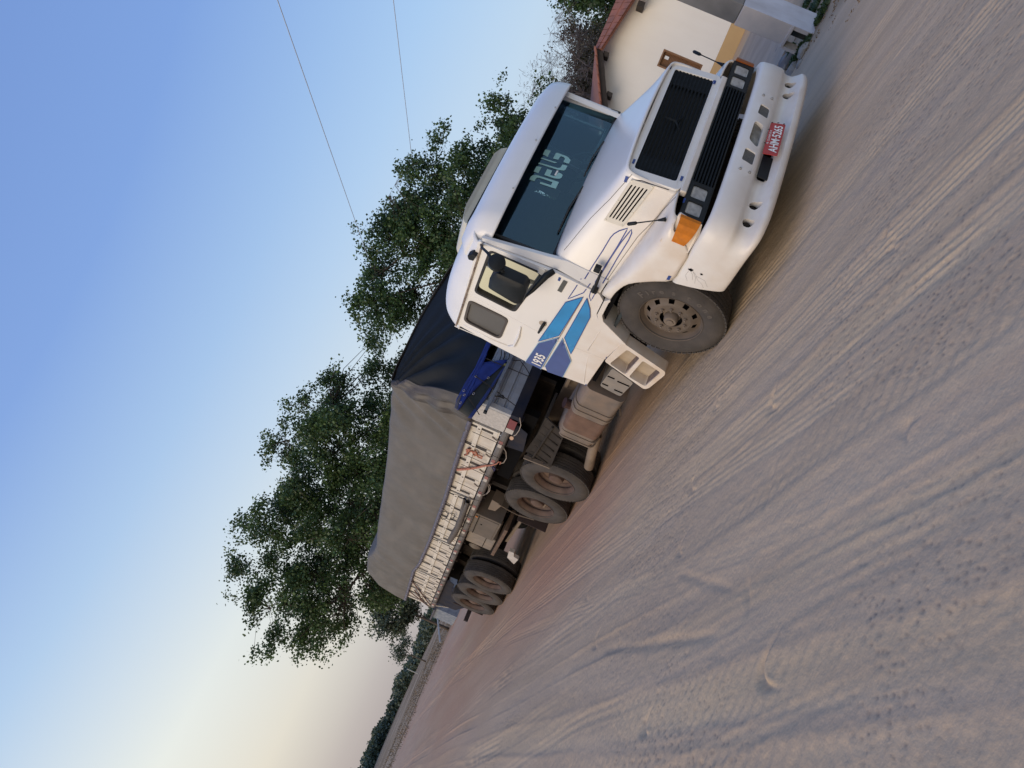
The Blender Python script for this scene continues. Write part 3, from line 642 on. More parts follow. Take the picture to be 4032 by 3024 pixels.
# bumper: closed profile swept round the front, holes cut through it
def bprof(side):     # (outward offset, z) ; side 0 = centre form, 1 = plain side form
    A = [(-.16,.655),(-.05,.672),(-.01,.665),(.005,.64),(.018,.56),(.012,.47),(-.005,.445),(-.045,.425),(-.060,.395),(-.045,.345),(.02,.305),(.060,.285),(.068,.25),(.045,.218),(-.02,.208),(-.09,.21),(-.09,.24),(-.05,.24),(-.02,.26),(-.09,.33),(-.11,.42),(-.06,.48),(-.05,.63),(-.16,.63)]
    B = [(-.05,.685),(-.02,.690),(.0,.68),(.012,.65),(.018,.56),(.02,.47),(.02,.445),(.018,.425),(.016,.395),(.012,.345),(.006,.305),(.0,.285),(-.006,.27),(-.015,.26),(-.022,.255),(-.03,.255),(-.03,.265),(-.025,.27),(-.02,.29),(-.018,.33),(-.018,.42),(-.018,.48),(-.02,.63),(-.04,.66)]
    return [(a[0]*(1-side)+b_[0]*side, a[1]*(1-side)+b_[1]*side) for a, b_ in zip(A, B)]
path = [(-1.20,.88,-90,1),(-1.205,.70,-90,1),(-1.20,.50,-88,1),(-1.185,.34,-80,.95),(-1.15,.235,-62,.72),(-1.085,.165,-38,.42),(-.98,.125,-18,.18),(-.80,.10,-9,.03),(-.5,.082,-4,0),(-.2,.072,-1,0),(0,.07,0,0)]
path = path+[(-x, y, -a, s_) for x, y, a, s_ in path[-2::-1]]
Pp = catmull(np.array(path, float), 3); mb = MB(); npf = 24; Vb = []
for k_, (x, y, a, s_) in enumerate(Pp):
    s_ = min(1, max(0, s_)); nx, nyy = math.sin(math.radians(a)), -math.cos(math.radians(a))
    for q, (o_, z) in enumerate(bprof(s_)):
        yy = y+nyy*o_
        if y > .6 and s_ > .9:        # raked rear edge of the side
            yy = .36+(yy-.36)*(1-.26*(1-(z-.255)/.43))
        Vb.append((x+nx*o_, yy, z))
Fb = [(i*npf+j, i*npf+(j+1) % npf, (i+1)*npf+(j+1) % npf, (i+1)*npf+j) for i in range(len(Pp)-1) for j in range(npf)]
Fb += [tuple(range(npf)), tuple((len(Pp)-1)*npf+j for j in reversed(range(npf)))]
bumper = obj('bumper', Vb, Fb, white_fg, T, smooth=True, auto=50)
cut = MB()
def cutcyl(x, z, r, n=16): cut.tube([(x, -.1, z), (x, .35, z)], r, n)
for x, z, r in [(-.75,.355,.044),(-.945,.368,.044),(.72,.350,.044),(.90,.357,.044)]: cutcyl(x, z, r)
for x in (-.495, .50):
    for z in (.578, .495): cutcyl(x, z, .014, 10)
def cutbox(poly): cut.prism(poly, lambda a, b_: (a, -.1, b_), lambda a, b_: (a, .30, b_))
cutbox(rounded([(-.405,.490),(-.255,.490),(-.235,.588),(-.385,.590)], .02)); cutbox(rounded([(.215,.485),(.355,.487),(.375,.575),(.235,.58)], .02)); cutbox(rounded([(-.19,.492),(.11,.492),(.13,.582),(-.13,.585)], .04))
cutbox(rounded([(-.47,.335),(.15,.335),(.15,.415),(-.45,.415)], .02))
cutob = cut.build('cutter', None, None); bo = bumper.modifiers.new('holes', 'BOOLEAN'); bo.object = cutob; bo.solver = 'EXACT'; bo.operation = 'DIFFERENCE'
cutob.location = Vector(WL[cutob])
bpy.context.view_layer.update()
dg = bpy.context.evaluated_depsgraph_get(); nm = bpy.data.meshes.new_from_object(bumper.evaluated_get(dg))
bumper.modifiers.clear(); bumper.data = nm; bpy.data.objects.remove(cutob)
MB().prism(rounded([(-1.15,.24),(1.15,.24),(1.15,.60),(-1.15,.60)], .05), lambda x, z: (x, .21+.07*(x/1.1)**2, z), lambda x, z: (x, .24+.09*(x/1.1)**2, z)).build('bumper_backing', dark, T)
mesh_m = mat('wire_mesh', (.13, .127, .12), .6, var=.5, vscale=160, bump=.5, bscale=160)
for x in (-.32, .295):
    MB().box((x-.085, .072, .478), (x+.085, .080, .595)).build('bumper_mesh', mesh_m, T)
    mb = MB()
MB().prism(rounded([(-.21,.485),(.14,.485),(.15,.592),(-.15,.592)], .02), lambda x, z: (x, .088+.012*math.sin(x*14)*math.sin(z*40), z), lambda x, z: (x, .11, z)).build('bumper_filler', mat('dirty_grey', (.30, .285, .25), .8, var=.6, vscale=14), T)
for x, z, r in [(-.75,.352,.03),(-.945,.365,.03),(.72,.345,.03),(.90,.352,.03)]: MB().cyl((x, .20, z), (x, .185, z), r, 12).build('lamp_socket', chassis, T)
for x in (-.495, .50):
    for z in (.578, .495): MB().tube([(x, .085, z), (x, .055, z)], [.014, .010], 8).build('bumper_bolt', steel, T)
# number plate, hung low on the right of its slot
plm = mat('red_plate', (.42, .035, .03), .5, var=.25, vscale=18); xd = Vector((.40, 0, .004)).normalized(); yd = Vector((0.02, .30, 1)).normalized(); pc = Vector((-.055, .012, .388)); nrm = yd.cross(xd).normalized()
np_ = MB().prism(rounded([(-.205,-.062),(.205,-.062),(.205,.062),(-.205,.062)], .012), lambda a, b_: tuple(pc+xd*a+yd*b_), lambda a, b_: tuple(pc+xd*a+yd*b_+Vector((0, .006, 0)))).build('number_plate', plm, T)
fr_ = pc+Vector((0, -.0035, 0))
put_text('plate_number', 'AHM\u00b75265', .098, fr_-yd*.014, xd, yd, whitevinyl, np_, bold=.002, sx_=.80)
put_text('plate_town', 'PR  GUARAPUAVA', .026, fr_+yd*.044+xd*.01, xd, yd, whitevinyl, np_, sx_=.85)
MB().box((-.47,.09,.33),(-.2,.10,.42)).build('plate_holder', blackp, T)
for a, b_ in ((.198, .05), (.206, .0), (.203, -.05), (-.08, .062), (.1, .062)): q = pc+xd*a+yd*b_; MB().tube([q+Vector((0,-.008,0)), q+xd*.02+Vector((0,.012,.006))], .004, 5).build('cable_tie', blackg, np_)
# cab side
def sidex(off): return lambda y, z: (-1.222-off, y, z)
dw = rounded([(1.445,1.765),(2.215,1.905),(2.165,2.375),(1.43,2.325)], .06); qw = rounded([(2.375,1.945),(2.80,1.965),(2.745,2.41),(2.335,2.405)], .07)
door_out = rounded([(1.385,2.39),(1.365,1.66),(1.40,1.22),(1.47,1.155),(1.70,1.155),(1.80,1.10),(1.99,.80),(2.362,.865),(2.385,1.38),(2.372,1.62),(2.238,2.44)], .012, 2)
door = MB().prism(door_out, sidex(.006), sidex(-.03), [dw]).build('door', white, T, bevel=.006)
quart = MB().prism([(2.374,.865),(2.985,.895),(3.035,1.44),(3.02,1.63),(2.96,2.06),(2.875,2.478),(1.40,2.452),(1.385,2.425),(1.40,2.402),(2.246,2.447),(2.384,1.62),(2.397,1.38)], sidex(0), sidex(-.03), [qw]).build('cab_side', white, T, bevel=.006)
cowl = MB().prism([(1.30,1.19),(1.39,1.21),(1.357,1.66),(1.377,2.41),(1.36,2.43),(1.31,1.80),(1.29,1.6)], lambda y, z: (-1.222+max(0, (1.385-y))*1.2, y, z), lambda y, z: (-1.17+max(0, (1.385-y))*1.2, y+.02, z)).build('cowl_side', white, T); mir(cowl, sh=FARX)
# wing of the arch behind the wheel
arch = [(1.985,.795),(1.79,1.10),(1.69,1.145),(1.46,1.145),(1.40,1.10),(1.43,1.09),(1.46,1.10),(1.67,1.10),(1.755,1.06),(1.955,.755)]
ar = MB().prism(arch, sidex(.022), sidex(-.25)).build('arch_flare', white, T, bevel=.012); mir(ar)
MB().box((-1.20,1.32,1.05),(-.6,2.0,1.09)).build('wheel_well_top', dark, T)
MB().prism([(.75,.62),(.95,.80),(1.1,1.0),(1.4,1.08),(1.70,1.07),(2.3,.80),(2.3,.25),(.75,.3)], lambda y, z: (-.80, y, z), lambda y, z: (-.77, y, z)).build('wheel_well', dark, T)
# A pillars and cab front
MB().hexa([(-1.105,1.375,1.70),(-1.222,1.375,1.66),(-1.222,1.41,1.66),(-1.1,1.42,1.70),(-1.065,1.47,2.43),(-1.222,1.40,2.43),(-1.222,1.45,2.43),(-1.065,1.50,2.43)]).build('a_pillar', white, T, bevel=.012)
mir([o for o in COL.objects if o.name.startswith('a_pillar')][-1], sh=FARX)
# windscreen
wsV = []; nx_, nz_ = 16, 6
for j in range(nz_+1):
    for i in range(nx_+1):
        u = -1+2*i/nx_; z = 1.745+(.66)*j/nz_; hw = 1.065-.03*j/nz_; wsV.append((u*hw*(1+.06*max(0, u)), 1.335+.06*j/nz_+.045*u*u, z-.0*u))
wsF = [(j*(nx_+1)+i, j*(nx_+1)+i+1, (j+1)*(nx_+1)+i+1, (j+1)*(nx_+1)+i) for j in range(nz_) for i in range(nx_)]
ws = obj('windscreen', wsV, wsF, ws_glass, T, smooth=True); wsb = bvh_of(ws)
def wsp(u, v, off=0):   # u -1..1 , v 0..1
    return (u*(1.065-.03*v)*(1+.06*max(0, u)), 1.335+.06*v+.045*u*u-off, 1.745+.66*v)
mb = MB()
ring = [wsp(-1, v) for v in np.linspace(0, 1, 5)]+[wsp(u, 1) for u in np.linspace(-1, 1, 9)[1:]]+[wsp(1, v) for v in np.linspace(1, 0, 5)[1:]]+[wsp(u, 0) for u in np.linspace(1, -1, 9)[1:]]
mb.tube(ring, .020, 6); mb.build('windscreen_seal', rubtrim, T, smooth=True)
V_ = [wsp(u, v, -.004) for v in (.80, 1.0) for u in np.linspace(-1, 1, 17)]; obj('sun_band', V_, [(i, i+1, 18+i, 17+i) for i in range(16)], blackg, ws)
vinyl_ws = mat('pale_windscreen_letters', (.27, .50, .50), .45, emit=None)
cw = lambda pts: [(2040+a/7.542, 560+b_/7.542) for a, b_ in pts]
for L_ in ([(335,1120),(370,1030),(430,990),(520,980),(600,995),(1210,1190),(1115,1390),(640,1240),(660,1185),(975,1285),(1020,1195),(640,1065),(560,1060),(520,1100),(485,1170)],
           [(455,880),(550,720),(700,745),(605,925)],
           [(775,985),(865,800),(1010,850),(950,980),(1040,1010),(1110,1010),(1200,905),(1290,945),(1325,990),(1280,1070),(1220,1095),(1080,1085)],
           [(590,645),(620,610),(1180,775),(1250,765),(1320,668),(1465,710),(1400,830),(1350,850),(1200,835)],
           [(665,490),(700,465),(1160,610),(1080,630)],
           [(735,370),(800,230),(840,225),(970,262),(875,445)],
           [(1035,495),(1120,330),(1170,325),(1380,400),(1480,450),(1560,540),(1500,650),(1345,600),(1390,500),(1350,450),(1270,425),(1235,450),(1190,530)]):
    sticker('windscreen_letter', wsb, cw(L_), vinyl_ws, ws, off=.004)
sticker('toll_tag', wsb, cw([(1070,990),(1150,850),(1200,860),(1120,1005)]), whitevinyl, ws, off=.006)
# wipers
for x0, x1 in ((-.15, -.78), (.55, .02)): MB().tube([(x0, 1.305, 1.765), ((x0+x1)/2, 1.305, 1.80), (x1, 1.345, 1.80)], .009, 5).build('wiper', blackg, T)
# cab interior
inte = mat('cab_lining', (.045, .055, .06), .9, spec=.2, var=.3); seatm = mat('seat_cloth', (.06, .05, .05), .9, var=.3)
MB().box((-1.17,1.40,1.55),(1.08,1.62,1.76)).build('dashboard', inte, T, bevel=.03)
MB().box((-1.18,2.95,.95),(1.08,2.98,2.45)).build('rear_wall', inte, T)
MB().box((-1.18,1.40,.92),(1.18,2.95,.95)).build('cab_floor', inte, T)
for x in (-.62, .62):
    s_ = MB().box((x-.26,2.05,1.25),(x+.26,2.55,1.42)).build('seat', seatm, T, bevel=.04); MB().box((x-.26,2.5,1.38),(x+.26,2.64,2.05)).build('backrest', seatm, s_, bevel=.05)
mb = MB(); cst = Vector((.60, 1.80, 1.90)); ax1 = Vector((1,0,0)); ax2 = Vector((0,.45,.9)).normalized()
mb.tube([cst+(ax1*math.cos(a)+ax2*math.sin(a))*.22 for a in np.linspace(0, 2*math.pi, 25)], .015, 6); mb.tube([cst-ax1*.21, cst+ax1*.21], .013, 5); mb.tube([cst, cst+Vector((0,-.2,-.25))], .03, 6); mb.build('steering_wheel', blackp, T, smooth=True)
MB().hexa([(.35,1.42,1.80),(.85,1.40,1.80),(.85,1.60,1.82),(.35,1.62,1.82),(.35,1.42,1.805),(.85,1.40,1.805),(.85,1.60,1.825),(.35,1.62,1.825)]).build('paper_on_dashboard', whitevinyl, T)
# side glass
MB().prism(rounded([(1.45,1.77),(2.21,1.90),(2.16,2.37),(1.435,2.32)], .05), sidex(-.02), sidex(-.026)).build('side_window', side_glass, door)
MB().prism(dw, sidex(.012), sidex(-.02), [rounded([(1.465,1.795),(2.19,1.928),(2.14,2.35),(1.45,2.30)], .05)]).build('window_seal', rubtrim, door)
MB().prism([(1.665,1.80),(1.683,1.80),(1.70,2.34),(1.682,2.34)], sidex(.006), sidex(-.02)).build('vent_divider', steel, door)
MB().prism(qw, sidex(-.012), sidex(-.02)).build('rear_side_window', film, quart)
MB().prism(qw, sidex(.012), sidex(-.015), [rounded([(2.40,1.97),(2.775,1.99),(2.72,2.385),(2.365,2.38)], .055)]).build('rear_window_seal', mat('grey_rubber', (.085, .075, .068), .7), quart)
MB().tube([(-1.228,2.42,1.80),(-1.232,2.60,1.79),(-1.232,2.80,1.80),(-1.228,2.86,1.86)], [.008,.018,.018,.008], 6).build('pressed_rib', white, quart, smooth=True)
MB().tube([(-1.215,2.86,1.87),(-1.222,2.87,2.1),(-1.215,2.82,2.40)], [.01,.014,.01], 6).build('pressed_rib', white, quart, smooth=True)
mir(door, sh=FARX); mir(quart, sh=FARX)
for o in list(COL.objects):
    if o.name.startswith('side_window') and o.parent and WL[o].x > 0:
        o.data = o.data.copy(); o.data.materials.clear(); o.data.materials.append(glass('clear_side_glass', (.72,.80,.80), .04))
# lower door crease and side crease ribs
MB().tube([(-1.221,1.85,1.045),(-1.226,2.1,1.055),(-1.226,2.33,1.065)], .007, 5).build('crease', white, door, smooth=True)
MB().tube([(-1.216,2.42,1.04),(-1.221,2.7,.99),(-1.216,2.96,.93)], .007, 5).build('crease', white, quart, smooth=True)
# roof
rs = []
for y, zt, w in [(1.42,2.56,1.0),(1.7,2.63,1.0),(2.1,2.70,1.0),(2.5,2.735,1.0),(2.8,2.72,.995),(2.95,2.65,.985),(2.985,2.52,.98),(2.90,2.46,.98)]:
    k_ = (zt-2.42)
    rs.append([(-1.222*w, y, 2.42 if y < 2.9 else 2.45), (-1.21*w, y, 2.42+k_*.22), (-1.165*w, y, 2.42+k_*.56), (-1.08*w, y, 2.42+k_*.84), (-.90*w, y, 2.42+k_*.98), (-.5, y, 2.42+k_*1.04), (0, y, zt+.012)])
V_, F_ = loft(rs, 4, 4, mirror=True); V_[:, 0] = np.where(V_[:, 0] > 0, V_[:, 0]*(1-FARX/1.22), V_[:, 0]); roof = obj('roof', V_, F_, white_roof, T, smooth=True, solid=.015)
MB().tube([(-1.232,1.395,2.40),(-1.238,1.7,2.415),(-1.238,2.3,2.445),(-1.232,2.885,2.475)], .011, 6).build('drip_rail', mat('rusty_cream', (.40,.33,.25), .6, var=.6, vscale=18, color2=(.12,.08,.06)), T)
MB().box((-1.20,1.40,2.38),(1.10,2.9,2.40)).build('headlining', inte, T)
# visor over the windscreen
vs_ = []
for u in np.linspace(-1, 1, 15):
    x = 1.165*u; e = max(0, (-u-.84)/.16) if u < 0 else max(0, (u-.95)/.05)*.4; e = e*e; yb = 1.17+.12*u*u+.10*e; zz = .0
    vs_.append([(x, yb+.0, 2.335+.012*e), (x, yb+.012+.02*e, 2.41), (x, yb+.045+.02*e, 2.50-.01*e), (x, yb+.12, 2.575-.045*e), (x, yb+.28, 2.635-.075*e), (x, 1.74, 2.665-.11*e)])
V_, F_ = loft(vs_, 2, 4); visor = obj('sun_visor', V_, F_, white_roof, T, smooth=True, solid=.012)
for sx_ in (-1, 1):
    e = 1; mbv = [(sx_*1.165, q[1], q[2]) for q in vs_[0]]; P_ = catmull(np.array(mbv), 4)
    V = [tuple(q) for q in P_]+[(sx_*1.165, 1.44, 2.36)]; obj('visor_end', V, [tuple(range(len(V)))], white_roof, T, solid=.01)
for x, z, y in ((-.62,2.36,1.2), (.05,2.375,1.165), (.62,2.36,1.2)): MB().cyl((x, y-.005, z), (x, y+.02, z), .007, 8).build('screw', steel, visor)
# fibreglass cap on the roof
cp = MB().prism(rounded([(-.62,2.73),(.62,2.73),(.56,2.80),(.42,2.835),(-.42,2.83),(-.58,2.79)], .03), lambda x, z: (x, 1.86+.2*(z-2.7)+.10*(x/.6)**2, z), lambda x, z: (x, 2.55-.8*(z-2.7), z+.012)).build('roof_cap', cream, T, bevel=.015)
MB().box((-.60,1.93,2.69),(.60,2.5,2.735)).build('roof_cap_base', blackp, T)
MB().prism([(1.55,2.425),(1.64,2.44),(1.65,2.49),(1.60,2.51),(1.55,2.47)], sidex(.05), sidex(-.02)).build('cab_marker_lamp', blackp, T, bevel=.008)
# seams on bonnet
seam = mat('panel_gap', (.03, .025, .022), .9); hb = bvh_of(hood, fender); c3 = lambda *p_: [(2200+a/2.765, 700+b_/2.765) for a, b_ in p_]
stripe_line('panel_seam', hb, c3((800,-40),(560,230),(350,440),(60,790)), .004, seam, hood)
stripe_line('panel_seam', hb, c3((800,20),(905,30),(1045,80),(1200,130),(1310,155)), .007, seam, hood)
stripe_line('panel_seam', hb, c3((1325,160),(1160,330),(1000,500),(860,640),(660,920),(480,1180)), .004, seam, hood)
bb_ = bvh_of(bumper)
for q in (((1410,985),(1440,1020),(1460,1060),(1455,1110)), ((1440,1000),(1490,1050),(1510,1110),(1560,1160),(1590,1240)), ((1465,1020),(1490,1090),(1480,1150)), ((1425,1000),(1380,1060),(1400,1120)), ((1500,1070),(1590,1120),(1620,1190))): stripe_line('crack', bb_, c3(*q), .0016, mat('crack_grey', (.22,.20,.18), .8) if 'crack_grey' not in bpy.data.materials else bpy.data.materials['crack_grey'], bumper, .002)
sticker('chip', bb_, c3((1405,990),(1440,985),(1470,1005),(1440,1020)), dark, bumper, off=.003); sticker('chip', bb_, c3((1540,1040),(1560,1040),(1572,1058),(1545,1058)), dark, bumper, off=.003)
# side vent in the bonnet
vf = c3((495,452),(700,525),(1048,80),(795,8)); P4 = [pick(hb, *q, .004) for q in vf]
def bil(u, v, off=0.0):
    a = P4[0].lerp(P4[3], u); b_ = P4[1].lerp(P4[2], u); n = (P4[3]-P4[0]).cross(P4[1]-P4[0]).normalized(); n = n if n.x < 0 else -n
    return tuple(a.lerp(b_, v)+n*off)
vm = mat('vent_panel_paint', (.66, .63, .56), .4, var=.1)
holes = [rounded([(.10,.16+.165*i-.03),(.90,.16+.165*i-.03),(.90,.16+.165*i+.045),(.10,.16+.165*i+.045)], .03, 2) for i in range(5)]
vp = MB().prism([(0,0),(1,0),(1,1),(0,1)], lambda u, v: bil(u, v, .014), lambda u, v: bil(u, v, .001), holes).build('vent_panel', vm, T)
MB().prism([(.04,.04),(.96,.04),(.96,.96),(.04,.96)], lambda u, v: bil(u, v, .0035), lambda u, v: bil(u, v, .0025)).build('vent_dark', dark, vp)
for u, v in ((.03,.07),(.5,.05),(.97,.06),(.03,.94),(.35,.95),(.7,.95),(.97,.94)):
    a = Vector(bil(u, v, .014)); b_ = Vector(bil(u, v, .019)); MB().cyl(a, b_, .007, 8).build('vent_screw', steel, vp)
# stripes and stickers
sb = bvh_of(hood, fender, door, quart, cowl, ar); c4 = lambda *p_: [(1700+a/2.37, 800+b_/2.37) for a, b_ in p_]
def outline(nm, par, pts, w=.0105, m_=None): stripe_line(nm, sb, pts, w, m_ or lineblue, par, .0095 if nm != 'stripe_line' else .003)
outline('stripe_line', hood, c3((282,1102),(375,950),(480,790),(560,655),(600,610),(660,575),(750,548),(735,580),(640,745),(520,935),(395,1140)))
outline('stripe_line', hood, c3((400,1150),(560,880),(680,700),(790,562),(795,600),(760,680),(640,870),(560,1010),(478,1150)))
outline('stripe_line', hood, c3((245,1098),(180,1200),(100,1318),(270,1250),(300,1210),(345,1150)), .009)
outline('stripe_line', hood, c3((350,1225),(333,1290),(350,1340),(400,1250)), .008)
sticker('blue_sticker', sb, c4((1250,920),(1415,870),(1190,1230),(995,1285)), lightblue, door, off=.0085)
sticker('blue_sticker', sb, c4((1450,882),(1478,985),(1480,1060),(1300,1405),(1240,1250)), lightblue, door, off=.0085)
sticker('blue_sticker', sb, c4((995,1300),(1195,1245),(1020,1545),(875,1475)), darkblue, quart, off=.0085)
sticker('blue_sticker', sb, c4((1220,1258),(1303,1470),(1225,1618),(1035,1552)), darkblue, quart, off=.0085)
outline('sticker_edge', door, c4((1250,920),(1415,870),(1190,1230),(995,1285),(1250,920)), .007); outline('sticker_edge', door, c4((1450,882),(1478,985),(1480,1060),(1300,1405),(1240,1250),(1450,882)), .007)
pale = mat('pale_blue_line', (.30, .48, .60), .5); outline('sticker_edge', quart, c4((995,1300),(1195,1245),(1020,1545)), .006, pale); outline('sticker_edge', quart, c4((995,1300),(875,1475)), .006, pale); outline('sticker_edge', quart, c4((1220,1258),(1303,1470),(1225,1618)), .006, pale); outline('sticker_edge', quart, c4((1220,1258),(1035,1552)), .006, pale)
outline('trim_strip', quart, c4((1400,900),(1195,1245),(1025,1550)), .006, mat('brown_line', (.22,.15,.09), .6))
a_, b_ = pick(sb, *c4((995,1495))[0], .006), pick(sb, *c4((1045,1400))[0], .006)
put_text('model_number', '1935', .15, (-1.2335, 2.87, 1.49), (0, -1, -.045), (0, -.045, 1), whitevinyl, quart, bold=.004, sx_=.85)
for pts in ([(2303,625),(2316,631),(2309,646),(2296,640)],):
    pass
c2_ = lambda *p_: [(2300+a/2.458, 200+b_/2.458) for a, b_ in p_]; fb_ = bvh_of(hood, fender, [o for o in COL.objects if o.name.startswith('grille_surround')][0], pn, [o for o in COL.objects if o.name.startswith('front_band')][0], door, quart)
for q in (c2_((478,1048),(500,1055),(482,1098),(460,1090)), c2_((405,1210),(435,1220),(412,1275),(385,1265)), c2_((938,1212),(965,1222),(945,1265),(922,1258)), c2_((960,1422),(985,1432),(968,1475),(945,1468)),
          c2_((826,148),(850,152),(840,182),(818,178)), c2_((1252,286),(1278,294),(1268,328),(1244,320)), c2_((1388,142),(1412,148),(1402,178),(1380,172)),
          c4((1245,553),(1262,560),(1245,605),(1226,597)), c4((1187,687),(1209,696),(1196,727),(1175,718)), c4((408,462),(430,468),(424,492),(404,488)), c4((292,795),(312,800),(307,826),(287,822)), c4((205,1062),(222,1068),(218,1092),(202,1086)),
          c3((1195,1062),(1228,1070),(1205,1112),(1172,1105)), [(2388,1404),(2397,1408),(2390,1419),(2380,1415)], [(2306,1512),(2314,1515),(2309,1522),(2301,1519)]):
    try: sticker('blue_tape', fb_, q, bluetape, T, off=.004)
    except Exception: pass
sticker('door_badge', sb, c4((1230,713),(1270,732),(1212,830),(1173,810)), mat('grey_badge', (.10,.105,.10), .6, var=.3, vscale=60), door, off=.008)
# handle
hd = MB().cyl((-1.215,2.20,1.60),(-1.232,2.20,1.60),.042,16).build('door_handle', mat('handle_cup', (.42,.36,.30), .6), door)
MB().tube([(-1.25,2.15,1.585),(-1.262,2.22,1.595),(-1.255,2.35,1.605)], [.016,.017,.012], 8).build('lever', blackp, hd, smooth=True)
# mirrors
mr = MB().tube([(-1.20,1.44,2.42),(-1.30,1.36,2.38),(-1.42,1.24,2.30),(-1.49,1.20,2.24),(-1.50,1.27,2.13),(-1.50,1.42,2.03),(-1.48,1.56,1.93),(-1.42,1.66,1.86)], [.014,.014,.014,.016,.02,.02,.016,.012], 8).build('mirror_arm', blackp, T, smooth=True)
MB().tube([(-1.225,1.36,1.69),(-1.29,1.38,1.735),(-1.38,1.54,1.80),(-1.43,1.64,1.85)], [.03,.034,.022,.012], 8).build('mirror_bracket', blackp, T, smooth=True)
mc = Vector((-1.50,1.215,2.18)); mn = Vector((.35, 1, 0)).normalized(); MB().tube([mc-mn*.035, mc-mn*.02, mc+mn*.015], [.04,.078,.082], 24).build('round_mirror', blackp, T, smooth=True, auto=40)
q8 = lambda x, y, z: (x, y, z)
mbody = []
for (xx, k_) in ((-1.565,.82),(-1.545,1.0),(-1.44,1.0),(-1.42,.93)):
    mbody.append([(xx, 1.455+(y-1.455)*k_, 2.01+(z-2.01)*k_) for y, z in rounded([(1.30,2.15),(1.40,2.20),(1.56,2.19),(1.63,1.90),(1.58,1.845),(1.36,1.84),(1.31,1.88)], .025, 3)])
mb = MB(); n = len(mbody[0])
for r_ in mbody: mb.v += r_
for i in range(3):
    for j in range(n): mb.f.append((i*n+j, i*n+(j+1) % n, (i+1)*n+(j+1) % n, (i+1)*n+j))
mb.f += [tuple(range(n)), tuple(3*n+j for j in reversed(range(n)))]
mb.build('main_mirror', blackp, T, smooth=True, auto=40)
MB().hexa([(-1.228,1.375,1.76),(-1.24,1.375,1.76),(-1.24,1.47,1.765),(-1.228,1.47,1.765),(-1.228,1.375,1.83),(-1.24,1.375,1.83),(-1.24,1.46,1.825),(-1.228,1.46,1.825)]).build('mirror_clamp', mat('white_clamp', (.7,.7,.68), .4), T, bevel=.004)
# corner marker rods
def rod(a, b_):
    a = Vector(a); b_ = Vector(b_); d = b_-a; r_ = MB().tube([a, a+d*.06, a+d*.2], [.02,.016,.008], 8).build('marker_rod', blackp, T, smooth=True)
    MB().tube([a+d*.18, a+d*.76], .0055, 6).build('stem', blackp, r_); MB().tube([a+d*.74, a+d*.78, a+d*.97, b_], [.009,.016,.016,.008], 8).build('tip', blackp, r_, smooth=True)
rod((-1.085,.335,.985), (-1.115,.53,1.255)); rod((1.10,.36,.975), (1.32,.50,1.29))
# bonnet latches
for y, z in ((1.17,1.325),(1.375,1.27)): l_ = MB().box((-1.175 if y < 1.3 else -1.245, y-.035, z-.03), (-1.125 if y < 1.3 else -1.205, y+.035, z+.03)).build('bonnet_catch', blackp, T, bevel=.006)
MB().tube([(-1.26,1.375,1.275),(-1.235,1.27,1.28),(-1.20,1.11,1.285)], [.016,.015,.010], 8).build('bonnet_strap', blackp, T, smooth=True)
# step box under the door
stp = [(1.955,.80),(2.13,.27),(2.19,.255),(2.52,.31),(2.58,.345),(2.385,.86)]
ho = [rounded([(2.035,.72),(2.085,.565),(2.46,.60),(2.39,.80)], .03), rounded([(2.105,.525),(2.175,.305),(2.52,.355),(2.475,.555)], .03)]
so = MB().prism(rounded(stp, .03), lambda y, z: (-1.235, y, z), lambda y, z: (-1.105, y, z), ho).build('step_box', white, T, bevel=.008)
MB().prism(rounded(stp, .03), lambda y, z: (-1.21, y, z), lambda y, z: (-.93, y, z), ).build('step_body', mat('step_inside', (.40,.36,.30), .7, var=.3, dust=.5), so) if False else None
sm_ = mat('step_inside', (.52, .45, .36), .75, var=.3, dust=.6)
MB().prism([(2.04,.72),(2.09,.56),(2.46,.60),(2.39,.80)], lambda y, z: (-1.108, y, z), lambda y, z: (-1.085, y, z)).build('step_back', sm_, so); MB().prism([(2.10,.53),(2.17,.29),(2.53,.35),(2.48,.56)], lambda y, z: (-1.108, y, z), lambda y, z: (-1.085, y, z)).build('step_back', sm_, so)
tread = mat('step_tread', (.28,.22,.20), .8, var=.5, vscale=30)
for a, b_ in (((2.08,.545),(2.47,.59)), ((2.16,.285),(2.53,.34))): MB().hexa([(-1.22,a[0],a[1]),(-1.11,a[0],a[1]),(-1.11,b_[0],b_[1]),(-1.22,b_[0],b_[1]),(-1.22,a[0],a[1]+.02),(-1.11,a[0],a[1]+.02),(-1.11,b_[0],b_[1]+.02),(-1.22,b_[0],b_[1]+.02)]).build('step_tread', tread, so)
# sill beam, cab underside
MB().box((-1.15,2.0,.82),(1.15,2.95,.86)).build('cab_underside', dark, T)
MB().box((-1.18,2.985,.92),(1.08,3.0,2.5)).build('cab_back', white, T)
# frame, engine mass, axle
for sx_ in (-1, 1):
    MB().prism([(.5,.62),(3.0,.70),(3.0,1.06),(.5,.86)], lambda y, z: (sx_*.46, y, z), lambda y, z: (sx_*.39, y, z)).build('frame_rail', chassis, T)
    MB().prism([(3.0,.70),(7.7,.85),(7.7,1.07),(3.0,1.06)], lambda y, z: (sx_*.46, y, z), lambda y, z: (sx_*.39, y, z)).build('frame_rail', chassis if sx_ > 0 else dustmetal, T)
MB().box((-.42,.55,.45),(.42,1.9,1.1)).build('engine', chassis, T, bevel=.05); MB().cyl((-.95,1.4,.50),(.95,1.4,.50),.07,12).build('front_axle', chassis, T)
MB().box((-.5,2.3,.42),(.5,4.2,.62)).build('gearbox', dark, T, bevel=.05)
